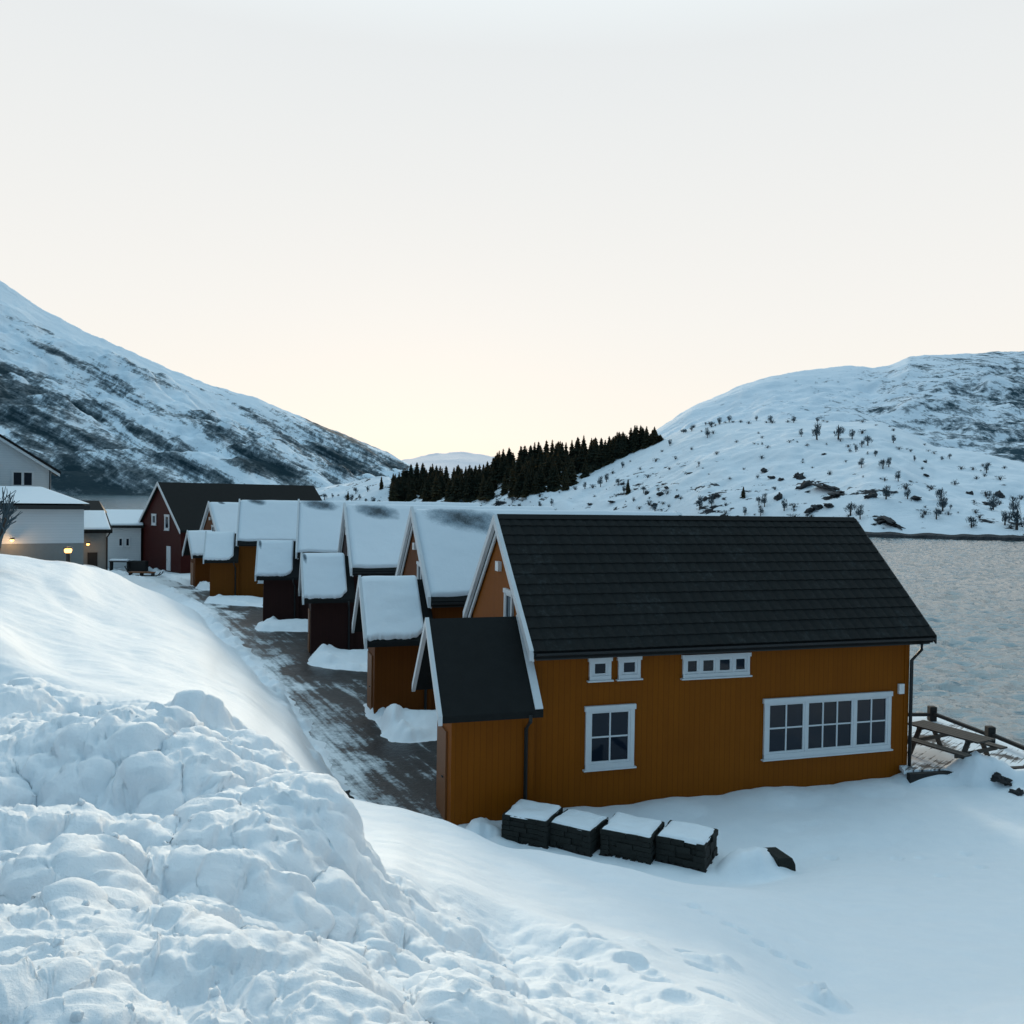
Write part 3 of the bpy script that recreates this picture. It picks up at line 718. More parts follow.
BIR = [(815,440,8),(800,437,6),(836,440,7),(850,440,6),(757,434,4),(700,432,3),(712,434,4),(860,434,4),(866,446,5),(892,443,5),(735,443,3),(788,443,3),(795,443,3),
 (861,468,5),(881,470,6),(887,468,5),(898,482,6),(905,490,7),(908,500,6),(925,515,6),(937,520,6),(943,512,7),(949,516,5),(971,528,6),(1005,526,6),(1012,515,8),(1016,530,7),(1020,500,6),
 (993,510,6),(941,502,6),(885,500,5),(860,520,5),(850,516,5),(794,520,5),(811,518,4),(793,508,4),(730,480,3),(716,455,3),(690,450,4),(675,460,4),(668,470,3),(655,462,3),(640,470,4),(648,478,3),
 (617,486,5),(606,482,5),(600,487,6),(592,488,5),(584,489,5),(575,490,4),(560,493,4),(540,497,4),(525,500,3),(512,503,4),(505,500,3),(497,505,4),(630,462,4),(622,468,5),(612,474,5),(660,452,4),(668,446,4),
 (650,505,5),(668,508,5),(700,510,6),(712,508,5),(640,510,5),(655,512,5),(667,495,4),(680,500,4),(725,515,4),(760,516,4),(742,470,3),(757,478,3),(775,490,3),(830,475,3),(845,463,3),(760,460,3),
 (960,470,3),(975,480,3),(985,495,4),(955,485,4),(1000,480,4),(920,470,3),(930,490,4),(875,455,3),(910,452,3),(940,460,3),(540,508,4),(552,506,4),(520,510,4),(447,504,4),(455,506,4),(462,505,4),(425,507,4),(433,508,4),
 (345,500,7),(352,502,8),(360,500,7),(366,503,8),(373,505,8),(332,498,6),(325,500,6),(338,496,6),(380,506,7),(356,494,6),(368,492,6),(412,508,4),(480,505,4)]
for i, (px, y, hh) in enumerate(BIR):
    P = hill_at_y(T['near'], px, y); hh = hh * rg.choice((.5, .7, .85, 1.05))
    if hh >= 3.6:
        k = i % 3; hb = (5, 6.5, 4.2)[k]
        place(bp, k, P, (hh/hb*.95, hh/hb*.8), i*1.7, 'bare birch tree scattered on the snowy hillside across the water', 'tree', 'bare birches on the hillside')
    else:
        k = i % 2; hb = (2.4, 2.0)[k]
        place(sb, k, P, (hh/hb*.8, hh/hb*.62), i*1.3, 'low leafless shrub poking out of the snowy hillside across the water', 'shrub', 'leafless shrubs on the hillside')
rs = random.Random(77)
CL = [(705,437),(752,446),(800,442),(842,446),(868,452),(900,448),(935,462),(882,476),(905,492),(938,508),(976,500),(1008,505),(1015,528),(1000,520),(965,524),(855,520),(800,515),(762,512),(724,506),(668,506),(640,500),(612,496),(700,470),(820,465),(1018,470),(985,470)]
for i in range(104):
    cx_, cy_ = rs.choice(CL); px = min(1060, cx_ + rs.gauss(0, 11)); y = max(430, min(529, cy_ + rs.gauss(0, 5))); P = hill_at_y(T['near'], px, y)
    big = rs.random() < .25; q = rs.uniform(.3, .95)
    if big: place(bp, i % 3, P, (q*.9, q*.85), i, 'bare birch tree scattered on the snowy hillside across the water', 'tree', 'bare birches on the hillside')
    else: place(sb, i % 2, P, (q, q*rs.uniform(.6,1.2)), i, 'low leafless shrub poking out of the snowy hillside across the water', 'shrub', 'leafless shrubs on the hillside')

for i in range(34):
    px = rs.choice((rs.uniform(672, 770), rs.uniform(690, 900))); yr = float(np.interp(px, [a for a,_ in hill_top], [b for _,b in hill_top]))
    P = hill_at_y(T['near'], px, yr + rs.uniform(.5, 4)); q = rs.uniform(.35, .95)
    if i % 3 == 0: place(bp, i % 3, P, (q*1.1, q*.8), i, 'bare birch tree scattered on the snowy hillside across the water', 'tree', 'bare birches on the hillside')
    else: place(sb, i % 2, P, (q*1.5, q), i, 'low leafless shrub poking out of the snowy hillside across the water', 'shrub', 'leafless shrubs on the hillside')

def rock_proto(seed):
    bm = bmesh.new(); bmesh.ops.create_icosphere(bm, subdivisions=3, radius=1)
    for v in bm.verts:
        n = mnoise.fractal(v.co * 1.1 + Vector((seed*7, 0, 0)), .6, 2.3, 6); v.co *= 1 + .75*n
        v.co.z = v.co.z * .7 + .25*mnoise.noise(v.co*2.2 + Vector((0, seed*3, 0)))
    me = bpy.data.meshes.new('rock'); bm.to_mesh(me); bm.free(); me.materials.append(M['rock'])
    o = bpy.data.objects.new('rock', me); COL.objects.link(o); return o
rp = [rock_proto(1), rock_proto(2), rock_proto(3)]
ROCKS = [(832,490,5.2,1.1),(838,494,4,1.2),(803,487,3,2.4),(797,478,2.6,1.6),(779,500,1.4,2.6),(765,472,2,1.2),(772,478,1.6,1),(780,480,1.5,1),(893,524,5,1.1),(880,521,3,1.1),(915,500,2,1.2),(870,497,2,1),(820,508,2.6,.9),(830,507,2.4,.8),(810,512,2,1.2),(922,462,1.2,.7),(824,455,1.3,.6),(925,477,1.3,.6),(705,500,2,.8),(718,497,2,1),(660,495,2,1.2),(676,497,1.6,.9),(667,488,1.8,.7),(648,494,1.6,1),(655,505,2,.8),(990,505,2.5,1),(1000,497,2,1.4),(970,494,1.5,.7),(725,518,2,1),(735,520,1.8,1),(765,520,2.2,.9),(590,505,1.8,.9),(612,503,2,.7)]
for i, (px, y, sx, sz) in enumerate(ROCKS):
    P = hill_at_y(T['near'], px, y); k = i % 3
    place(rp, k, P, (1, 1), i*.9, 'dark bare rock jutting from the snowy hillside across the water', 'rock', 'bare rocks on the hillside')
    (rp[k] if i < 3 else bpy.data.objects[-1])
    o = [q for q in COL.objects if q.name.startswith('rock')][-1] if i >= 3 else rp[k]
    o.scale = (sx*rs.uniform(.6,.95), sx*.6, sz*rs.uniform(.7,1.3)); o.rotation_euler = (rs.uniform(-.3,.3), rs.uniform(-.1,.5), rs.uniform(0,6.2))

# ------------------------------------------------------------------ cabins
H = 6.85; LEN = 11.0; W_ = 3.2; DZ = 2.93; WV = 2.85; UG = .12; UE = LEN - .5
PV, PH, PR, PD, PU0 = -2.05, 1.6, H - 2.27, 1.85, -2.15
def zroof(v): return H - DZ * abs(v) / W_
def chevron(mb, u0, u1, hw, zr, dz, top, bot, vc=0.0):
    """extruded inverted V between offsets top and bot (vertical)"""
    poly = [(vc-hw, zr-dz+bot), (vc, zr+bot), (vc+hw, zr-dz+bot), (vc+hw, zr-dz+top), (vc, zr+top), (vc-hw, zr-dz+top)]
    a, b = poly[:3], poly[3:]
    n = len(mb.v)
    for u in (u0, u1):
        for p_ in poly: mb.v.append((u, p_[0], p_[1]))
    f = [(0,1,4,5),(1,2,3,4),(11,10,7,6),(10,9,8,7),(0,6,7,1),(1,7,8,2),(2,8,9,3),(3,9,10,4),(4,10,11,5),(5,11,6,0)]
    mb.f += [tuple(i + n for i in q_) for q_ in f]
    return mb
def tile_roof(u0, u1, hw, zr, dz, vc, name, mat, parent, course=.335, pan=.30):
    """stepped, rolled tiles on both slopes"""
    sl_ = math.hypot(hw, dz); nc = int(round(sl_/course)); nu = int((u1-u0)/(pan/6)) + 1
    us = np.linspace(u0, u1, nu); obj = None
    nvx, nvz = dz/sl_, hw/sl_
    rows = []
    for side in (-1, 1):
        ts, hs = [], []
        for k in range(nc):
            for f_, h0 in ((.0, .008), (.5, .018), (.97, .030)):
                ts.append((k + f_)/nc*sl_); hs.append(h0)
        ts.append(sl_); hs.append(0)
        ts, hs = np.array(ts)[:, None], np.array(hs)[:, None]
        und = .016 * np.abs(np.sin(np.pi * us / pan))[None, :]
        off = .05 + hs + und * (hs > 0)
        Vv = vc + side * (ts * hw/sl_ + off * nvx); Zz = zr - ts * dz/sl_ + off * nvz
        rows.append((np.repeat(us[None, :], len(ts), 0), Vv + 0*us, Zz + 0*us))
    Xa = np.concatenate([rows[1][0][::-1], rows[0][0]]); Ya = np.concatenate([rows[1][1][::-1], rows[0][1]]); Za = np.concatenate([rows[1][2][::-1], rows[0][2]])
    return grid_mesh(name, Xa, Ya, Za, mat, parent, smooth=False)
def snow_slab(name, u0, u1, hw, zr, dz, vc, th, parent, mat, t1=.93, seed=0, roundback=.0, both=True, ridge_soft=.1):
    sl_ = math.hypot(hw, dz); nu = 70; nv = 50
    us = np.linspace(0, 1, nu)[None, :]
    a = np.concatenate([-np.linspace(1, 0, nv), np.linspace(0, 1, nv)[1:]])[:, None]
    tmax = t1 * sl_ + .06*fbm(us*14, us*0+3, 3, seed)
    eu = np.clip(np.minimum(us, (1-us)) * (u1-u0) / .13, 0, 1)
    eu = np.sqrt(1 - (1-eu)**2)
    et = np.clip((1 - np.abs(a)) * sl_ / .16, 0, 1); et = np.sqrt(1 - (1-et)**2)
    Th = th * eu * et * (1 + .25*fbm(us*(u1-u0)*.8, a*3, 3, seed+2)) - .02
    rb = 1 - roundback * np.clip((us - .72)/.28, 0, 1)**2.2
    tl = np.abs(a) * tmax * rb
    sgn = np.sign(a); sgn = np.where(sgn == 0, 1, sgn)
    nvx, nvz = dz/sl_, hw/sl_
    rx = np.clip(np.abs(a)/.06, 0, 1)
    V = vc + np.sign(a) * (tl * hw/sl_ + Th * nvx * rx); Zz = zr + .04 - tl * dz/sl_ + Th * (nvz*rx + (1-rx)*.9)
    U = u0 + us*(u1-u0) + 0*a
    return grid_mesh(name, U, V + 0*us, Zz + 0*us, mat, parent)
def window(parent, u0, u1, z0, z1, v, cols_=2, rows_=2, posts=(), fw=.10, side=-1, axis='v', label=None, sw=.055):
    """framed window on a wall whose face is at v (outward = side*v); axis 'u': on a gable wall facing -u"""
    def bx(mb, a0, a1, c0, c1, d0, d1):     # a along wall, c vertical, d outwards
        if axis == 'v':
            y = sorted((v + side*d0, v + side*d1)); mb.box(a0, a1, y[0], y[1], c0, c1)
        else:
            x = sorted((v + side*d0, v + side*d1)); mb.box(x[0], x[1], a0, a1, c0, c1)
    f = MB()
    bx(f, u0 - .03, u1 + .03, z1 - fw, z1 + .02, .0, .075)     # head with small ears
    bx(f, u0, u0 + fw, z0, z1 - fw, .0, .06); bx(f, u1 - fw, u1, z0, z1 - fw, .0, .06)
    bx(f, u0, u1, z0 - .02, z0 + fw, .0, .068)
    fr = f.build('window', M['whitewood'], parent)
    if label: fr['label'] = label
    s_ = MB(); sx = MB()
    a0, a1, c0, c1 = u0 + fw, u1 - fw, z0 + fw, z1 - fw
    edges = [a0] + list(posts) + [a1]
    for i in range(len(edges) - 1):
        e0, e1 = edges[i], edges[i+1]
        g0 = e0 + (.03 if i > 0 else 0); g1 = e1 - (.03 if i < len(edges)-2 else 0)
        if i > 0: bx(s_, e0 - .03, e0 + .03, c0, c1, 0, .058)
        bx(s_, g0, g1, c0, c0 + sw, 0, .045); bx(s_, g0, g1, c1 - sw, c1, 0, .045)
        bx(s_, g0, g0 + sw, c0 + sw, c1 - sw, 0, .045); bx(s_, g1 - sw, g1, c0 + sw, c1 - sw, 0, .045)
        n = cols_[i] if isinstance(cols_, (list, tuple)) else cols_
        for k in range(1, n):
            x = g0 + sw + (g1 - g0 - 2*sw) * k / n; bx(s_, x - .018, x + .018, c0 + sw, c1 - sw, 0, .038)
        for k in range(1, rows_):
            zz = c0 + sw + (c1 - c0 - 2*sw) * k / rows_; bx(s_, g0 + sw, g1 - sw, zz - .018, zz + .018, 0, .034)
    s_.build('sash', M['whitewood'], fr)
    bx(sx, a0 - .01, a1 + .01, c0 - .01, c1 + .01, 0, .014); sx.build('pane', M['glass'], fr)
    sill = MB(); bx(sill, u0 - .05, u1 + .05, z0 - .055, z0 - .02, .0, .10); sill.build('sill', M['whitewood'], fr)
    return fr

def cabin(key, label, wallm, snowy=True, detail=False, lamp=True, plain_long=False, drop=0.0):
    x, y, zr, yaw = CAB[key]
    root = empty('cabin', (x, y, zr - H), yaw)
    tag(root, label, 'cabin', 'row of cabins along the quay')
    # walls: one closed shell with gables
    k = .16
    zw = zroof(WV) - k
    poly = [(-WV, -.9), (WV, -.9), (WV, zw), (0, H - k), (-WV, zw)]
    MB().prism(poly, UG, UE).build('wall', wallm, root)
    # corner boards
    MB().box(UE - .12, UE + .02, -WV - .02, -WV + .05, -.9, zw).build('corner_board', wallm, root)
    MB().box(UG - .02, UG + .12, -WV - .02, -WV + .05, -.9, zw).build('corner_board', wallm, root)
    rf = chevron(MB(), .02, LEN - .02, W_ - .02, H, DZ * (W_ - .02)/W_, .045, -.14).build('roof', M['darkroof'], root)
    if not snowy: tile_roof(.0, LEN, W_, H, DZ, 0, 'tiles', M['tiles'], rf)
    else: snow_slab('snow_cover', -.02, LEN - .05, W_, H, DZ, 0, .15, rf, M['roofsnow'+key[0]], .95, seed=ord(key[0]))
    # ridge cap
    MB().prism([(-.13, H + .01 - .0), (0, H + .13), (.13, H + .01), (0, H - .02)], .02, LEN - .02).build('ridge_cap', M['darkroof'] if not snowy else M['snow'], rf)
    # white verge boards, double on the street side
    chevron(MB(), -.09, .012, W_ + .03, H, DZ * (W_ + .03)/W_, .24 if snowy else .115, -.12).build('verge_board', M['whitewood'], root)
    chevron(MB(), .03, .075, W_ - .12, H, DZ * (W_ - .12)/W_, -.142, -.31).build('verge_board', M['whitewood'], root)
    chevron(MB(), LEN, LEN + .045, W_ + .03, H, DZ * (W_ + .03)/W_, .09, -.12).build('verge_board', M['blackmetal'] if not snowy else M['whitewood'], root)
    # eaves: dark fascia and gutter
    g = MB(); ze = H - DZ
    for s_ in (-1, 1):
        yy = sorted((s_*(W_ - .10), s_*(W_ - .045))); g.box(.1, LEN - .1, yy[0], yy[1], ze - .16, ze - .02)
    g.build('fascia', M['blackmetal'] if not plain_long else M['whitewood'], root)
    g = MB()
    pr = [(math.cos(a)*.07, math.sin(a)*.07) for a in np.linspace(math.pi, 2*math.pi, 9)]
    n = len(pr)
    for s_ in (-1, 1):
        cy_ = s_*(W_ + .045); cz_ = ze + .02
        vs = [(u, cy_ + a, cz_ + b) for u in (.05, LEN - .05) for a, b in pr] + [(u, cy_ + a*.85, cz_ + b*.85) for u in (.05, LEN-.05) for a, b in pr]
        fs = [(i, i+1, n+i+1, n+i) for i in range(n-1)] + [(2*n+i, 3*n+i, 3*n+i+1, 2*n+i+1) for i in range(n-1)]
        fs += [(0, 2*n, 3*n, n), (n-1, 2*n-1, 4*n-1, 3*n-1)] + [(i, 2*n+i, 2*n+i+1, i+1) for i in range(n-1)] + [(n+i, n+i+1, 3*n+i+1, 3*n+i) for i in range(n-1)]
        g.add(vs, fs)
    g.build('gutter', M['blackmetal'], root)
    dp = MB().tube([(LEN-.42, -W_-.03, ze-.12), (LEN-.42, -W_-.02, ze-.28), (LEN-.46, -WV-.08, ze-.62), (LEN-.46, -WV-.08, -.3)], .045, 8)
    dp.build('downpipe', M['blackmetal'], root, smooth=True)
    # windows on the long wall
    wz = lambda w: H + w
    window(root, 1.42, 2.65, wz(-5.72), wz(-4.28), -WV, 2, 2)
    window(root, 6.17, 9.95, wz(-5.83), wz(-4.36), -WV, (2, 3, 2), 2, posts=(7.37, 8.82))
    window(root, 1.49, 2.03, wz(-3.64), wz(-3.14), -WV, 1, 1, fw=.08, sw=.055); window(root, 2.22, 2.78, wz(-3.64), wz(-3.14), -WV, 1, 1, fw=.08, sw=.055)
    window(root, 3.90, 5.72, wz(-3.70), wz(-3.18), -WV, 1, 1, posts=(4.36, 4.81, 5.26), fw=.075, sw=.055)
    # gable: tall window under the ridge
    window(root, -1.28, -.58, wz(-3.15), wz(-1.75), UG, 1, 2, fw=.09, axis='u')
    # porch
    pr_ = empty('porch', (0, 0, 0)); pr_.parent = root
    pz = lambda v: PR - PD * abs(v - PV) / PH - .15
    v0, v1 = -3.05, -1.50
    MB().prism([(v0, -.9), (v1, -.9), (v1, pz(v1)), (PV, PR - .15), (v0, pz(v0))], -1.80, UG - .003).build('porch_wall', wallm, pr_)
    dr = MB().box(-1.845, -1.802, v0 + .38, v1 - .22, .12, 2.15).build('door', M['doorwood'], pr_)
    MB().bar((-1.88, v0 + .5, 1.1), (-1.88, v0 + .6, 1.1), .03, .03).build('handle', M['blackmetal'], dr)
    pf = chevron(MB(), PU0, UG - .003, PH, PR, PD, .03, -.12, PV).build('porch_roof', M['darkroof'], pr_)
    if not snowy:
        rb = MB()
        sl_ = math.hypot(PH, PD)
        for s_ in (-1, 1):
            u = PU0 + .08
            while u < UG - .12:
                rb.bar((u, PV, PR + .034), (u, PV + s_*PH, PR - PD + .034), .03, .018); u += .19
        MB().bar((UG - .10, PV - .05, PR + .07), (UG - .10, PV - PH, PR - PD + .07), .18, .03, (0,0,1)).build('flashing', M['whitewood'], pf)
    else:
        snow_slab('snow_cover', PU0 - .03, -.22, PH, PR, PD, PV, .16, pf, M['porchsnow'] if key in 'CD' else M['snow'], .97, seed=ord(key[0])+3, roundback=.16)
    chevron(MB(), PU0 - .08, PU0 + .01, PH + .02, PR, PD*(PH+.02)/PH, .20 if snowy else .06, -.14, PV).build('verge_board', M['whitewood'], pr_)
    MB().tube([(UG-.3, PV - PH - .02, PR-PD-.05), (UG-.3, PV-PH, PR-PD-.2), (UG-.22, v0 - .06, PR-PD-.5), (UG-.22, v0 - .06, -.3)], .045, 8).build('downpipe', M['blackmetal'], pr_, smooth=True)
    MB().bar((-1.72, v1 + .001, 2.55), (-1.72, v1 + .62, 3.05), .06, .08).build('bracket', wallm, pr_)
    MB().box(-1.83, UG - .3, v0 - .012, v0 - .0, .02, .03) if False else None
    if lamp:
        lm = MB().box(UG - .10, UG - .002, -.14, .14, wz(-1.35), wz(-1.10)).build('wall_lamp', M['plastic'], root)
    return root
cabs = {}
cabs['A'] = cabin('A', 'nearest ochre cabin with a bare black tiled roof and wide white window', M['ochre'], snowy=False)
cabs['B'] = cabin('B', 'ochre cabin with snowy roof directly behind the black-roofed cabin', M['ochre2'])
cabs['C'] = cabin('C', 'dark oxblood cabin with snowy roof, the nearer of the two dark red ones', M['oxblood'])
cabs['D'] = cabin('D', 'dark oxblood cabin with snowy roof, the farther one, beside a light ochre cabin', M['oxblood'])
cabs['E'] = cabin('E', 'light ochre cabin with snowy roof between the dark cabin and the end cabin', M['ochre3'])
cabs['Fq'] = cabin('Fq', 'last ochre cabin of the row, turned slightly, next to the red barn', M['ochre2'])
# small fittings on the first cabin
MB().box(10.18, 10.34, -WV - .07, -WV - .002, H - 4.42, H - 4.16).build('wall_lamp', M['plastic'], cabs['A'])

# ------------------------------------------------------------------ the red barn
def barn():
    A0 = Vector((-37.0, 84.0)); A1 = Vector((-30.6, 78.0)); mid = (A0 + A1)/2
    vd = (A0 - A1).normalized(); yaw = math.atan2(-vd.x, vd.y)     # local +y = vd
    root = empty('barn', (mid.x, mid.y, 1.2), yaw)
    tag(root, 'dark red gabled barn with long black roof behind the last cabin', 'barn')
    hw = 4.35; zr = 8.5; ze = 4.4; Lb = 17.4
    MB().prism([(-hw, -.6), (hw, -.6), (hw, ze), (0, zr - .15), (-hw, ze)], .25, Lb - .3).build('wall', M['barnred'], root)
    ro = chevron(MB(), 0, Lb, hw + .35, zr, (zr - ze)*(hw + .35)/hw, .12, -.08).build('roof', M['darkroof'], root)
    chevron(MB(), -.06, -.0, hw + .4, zr, (zr - ze)*(hw + .4)/hw, .16, -.16).build('verge_board', M['whitewood'], root)
    window(root, -2.05, -1.05, 4.1, 5.55, .25, 1, 1, fw=.15, axis='u'); window(root, .75, 1.7, 4.5, 5.55, .25, 1, 1, fw=.15, axis='u')
    window(root, -2.4, -1.6, 4.0, 5.2, .25, 1, 1, fw=.12, axis='u') if False else None
    d = MB().box(.19, .248, -2.35, -1.55, .3, 2.6).build('door', M['whitewood'], root)
    MB().bar((.16, -1.7, 1.3), (.16, -1.6, 1.3), .04, .04).build('handle', M['blackmetal'], d)
    return root
barn()

# ------------------------------------------------------------------ white buildings at the left
def gabled(name, label, cat, cx, cy, w2, depth, z0, ze, zr, wallm, roofm, over=.5, snow=None, x_ridge=False):
    root = empty(name, (cx, cy, z0)); tag(root, label, cat)
    return root
# large white house, gable towards us
hx = at(51, 480, 66).x
HA = .52
root = empty('house', (hx - 5.2*math.cos(HA), 66 - 5.2*math.sin(HA), 3.4), HA); tag(root, 'large white two-storey house with a dark gable roof at the left edge', 'house')
zE, zR = at(51, 467, 66).z - 3.4, 14.2 - 3.4
MB().prism([(-5.2, -.5), (5.2, -.5), (5.2, zE), (0, zR - .2), (-5.2, zE)], 0, 11, 'y').build('wall', M['whitewall'], root)
rf = MB(); sl2 = (zR - zE) / 5.2
for s_ in (-1, 1):
    rf.prism([(0, zR - .12), (s_*5.85, zR - .12 - sl2*5.85), (s_*5.85, zR + .10 - sl2*5.85), (0, zR + .10)], -.55, 11.5, 'y')
rf.build('roof', M['darkroof'], root)
for s_ in (-1, 1):
    MB().prism([(0, zR - .34), (s_*5.8, zR - .34 - sl2*5.8), (s_*5.8, zR - .10 - sl2*5.8), (0, zR - .10)], -.53, -.48, 'y').build('verge_board', M['whitewall'], root)
wx0, wx1 = 2.55, 4.05
window(root, wx0, wx1, at(25, 487, 66).z - 3.4, at(25, 471, 66).z - 3.4, 0, (1, 1), 1, posts=((wx0+wx1)/2,), fw=.09)
MB().tube([(5.12, -.06, zE - .1), (5.12, -.06, -.3)], .05, 6).build('downpipe', M['blackmetal'], root)
# annex with hipped snowy roof
ax1 = at(84, 520, 58).x; az = at(84, 507, 58).z - 3.2
root = empty('annex', (ax1, 58, 3.2), .50); tag(root, 'low white annex with snow on its roof in front of the white house', 'house')
MB().box(-22, 0, 0, 7.4, 2.15, az).build('wall', M['whitewall'], root)
MB().box(-21.98, -.02, .02, 7.3, -.6, 2.148).build('plinth', M['greywall'], root)
ztop = at(50, 489.5, 64).z - 3.2
rv = [(-22.4,-.4,az+.02),(.35,-.4,az+.02),(.35,7.3,az+.02),(-22.4,7.3,az+.02),(-22.4,5.2,ztop),(-2.6,5.2,ztop),(-2.6,7.3,ztop),(-22.4,7.3,ztop)]
rf = MB().add([(a,b,c_+.0) for a,b,c_ in rv], [(0,1,5,4),(1,2,6,5),(4,5,6,7),(0,3,2,1),(0,4,7,3),(2,3,7,6)]).build('roof', M['darkroof'], root)
MB().add([(a + (.02 if a > -1 else 0), b + (.12 if b < 0 else 0), c_ + .2) for a,b,c_ in rv], [(0,1,5,4),(1,2,6,5),(4,5,6,7),(0,3,2,1),(0,4,7,3),(2,3,7,6)]).build('snow_cover', M['snow'], rf, bevel=.06)
MB().box(-22.4, .35, -.46, -.40, az - .16, az + .12).build('fascia', M['blackmetal'], root)
def lit_lamp(name, loc, label, size=.10, power=14, bracket=True):
    root = empty(name, loc); tag(root, label, 'lamp')
    MB().lathe([(.02,size*1.1),(size*1.25,size*.5),(size*1.3,size*.35),(.02,size*.45)], 0, 0, 12).build('lamp_shade', M['blackmetal'], root)
    MB().lathe([(.01,-size*.9),(size*.7,-size*.5),(size*.85,0),(size*.6,size*.34),(.01,size*.42)], 0, 0, 12).build('bulb', M['warmbulb'], root, smooth=True)
    if bracket: MB().bar((0, 0, size*.9), (0, .3, size*.9), .04, .04).build('bracket', M['blackmetal'], root)
    l = bpy.data.lights.new('glow', 'POINT'); l.energy = power; l.color = (1, .55, .2); l.shadow_soft_size = .12
    lo = bpy.data.objects.new('glow', l); COL.objects.link(lo); lo.parent = root; lo.location = (0, -.22, -.12)
    return root
p = at(12, 540, 55.5); lit_lamp('wall_lamp', (p.x, 55.5, p.z), 'glowing wall lamp low on the white annex, at the left edge', .14, 35)
p = at(88, 544, 65.3); lit_lamp('wall_lamp', (p.x, 65.3, p.z), 'glowing wall lamp at the corner between annex and small shed', .14, 16)
# bollard lamp on the bank
bx_, by_, bz_ = ground_hit(68, 563)
p = at(68, 562, 41.5)
root = empty('bollard_lamp', (p.x, 41.5, p.z + .12)); tag(root, 'short black bollard lamp with a glowing orange top on the snow bank', 'lamp')
MB().lathe([(.10,-.6),(.10,.32),(.08,.33)], 0, 0, 12).build('post', M['blackmetal'], root)
MB().lathe([(.13,.33),(.17,.42),(.17,.5),(.10,.55)], 0, 0, 14).build('bulb', M['warmbulb'], root, smooth=True)
MB().lathe([(.21,.55),(.20,.60),(.02,.66)], 0, 0, 14).build('lamp_shade', M['blackmetal'], root)
l = bpy.data.lights.new('glow', 'POINT'); l.energy = 6; l.color = (1, .5, .18); l.shadow_soft_size = .1
lo = bpy.data.objects.new('glow', l); COL.objects.link(lo); lo.parent = root; lo.location = (0, 0, .9)

# shed with snowy lean-to roof and a dark roof behind
x0, x1 = at(84, 540, 66).x, at(106, 540, 66).x; zb = 2.6
root = empty('shed', (x0, 66, zb), .42); tag(root, 'small grey shed with snowy roof between the white annex and the red barn', 'shed')
zt = at(95, 530, 66).z - zb; zr_ = at(95, 512.5, 70).z - zb; wd = x1 - x0
MB().box(-2, wd - .15, 0, 5, -1, zt - .1).build('wall', M['greywall'], root)
rf = MB().add([(-2,-.4,zt-.25),(wd+.3,-.4,zt-.25),(wd-.25,4,zr_-.2),(-2,4,zr_-.2),(-2,-.4,zt),(wd+.3,-.4,zt),(wd-.25,4,zr_),(-2,4,zr_)],
    [(0,1,2,3),(4,5,6,7),(0,1,5,4),(1,2,6,5),(2,3,7,6),(3,0,4,7)]).build('roof', M['darkroof'], root)
MB().add([(-2,-.32,zt+.01),(wd+.2,-.32,zt+.01),(wd-.35,4,zr_+.01),(-2,4,zr_+.01),(-2,-.2,zt+.2),(wd+.1,-.2,zt+.2),(wd-.4,3.9,zr_+.2),(-2,3.9,zr_+.2)],
    [(0,1,2,3),(4,5,6,7),(0,1,5,4),(1,2,6,5),(2,3,7,6),(3,0,4,7)]).build('snow_cover', M['snow'], rf, bevel=.05)
zr2 = at(95, 500.5, 73).z - zb
MB().add([(-3,4.05,zr_-.1),(wd-.3,4.05,zr_-.1),(wd-.9,7,zr2),(-3,7,zr2),(-3,9,zr_-.1),(wd-.3,9,zr_-.1)], [(0,1,2,3),(3,2,5,4),(1,5,2),(0,3,4),(0,4,5,1)]).build('dark_roof', M['darkroof'], root)
MB().tube([(wd+.1, -.3, zt-.25), (wd-.1, -.06, zt-.6), (wd-.1, -.06, -.6)], .07, 6).build('downpipe', M['blackmetal'], root)
MB().box(.25, .95, -.05, -.003, -.8, 1.5).build('door', M['darkwood'], root)

# white building behind
x0, x1 = at(105, 540, 84).x, at(146, 540, 84).x
root = empty('outbuilding', (x0, 82, 1.6), .36); tag(root, 'white single-storey outbuilding with snowy roof left of the red barn', 'outbuilding')
wd = x1 - x0; zt = at(120, 526, 84).z - 1.6; zr_ = at(120, 512, 88).z - 1.6
MB().box(0, wd, 0, 8, -.8, zt - .1).build('wall', M['whitewall'], root)
P_ = [(-.4, zt-.12), (4, zr_-.12), (8.4, zt-.12), (8.4, zt+.05), (4, zr_+.05), (-.4, zt+.05)]
rf = MB(); n_ = 0
rf.add([(u, a, b) for u in (-.3, wd + .3) for a, b in P_], [(0,1,4,5),(1,2,3,4),(6,7,10,11),(7,8,9,10),(0,6,7,1),(1,7,8,2),(2,8,9,3),(3,9,10,4),(4,10,11,5),(5,11,6,0)])
rf = rf.build('roof', M['darkroof'], root)
P_ = [(-.15, zt+.06), (4, zr_+.06), (8.2, zt+.06), (8.1, zt+.3), (4, zr_+.32), (-.05, zt+.3)]
MB().add([(u, a, b) for u in (-.2, wd + .2) for a, b in P_], [(0,1,4,5),(1,2,3,4),(6,7,10,11),(7,8,9,10),(0,6,7,1),(1,7,8,2),(2,8,9,3),(3,9,10,4),(4,10,11,5),(5,11,6,0)]).build('snow_cover', M['snow'], rf, bevel=.05)
a0 = at(125.5, 540, 84).x - x0
window(root, a0, a0 + .45, at(127, 546, 84).z - 1.6, at(127, 537, 84).z - 1.6, 0, 1, 1, fw=.06); window(root, a0 + .62, a0 + 1.07, at(127, 546, 84).z - 1.6, at(127, 537, 84).z - 1.6, 0, 1, 1, fw=.06)

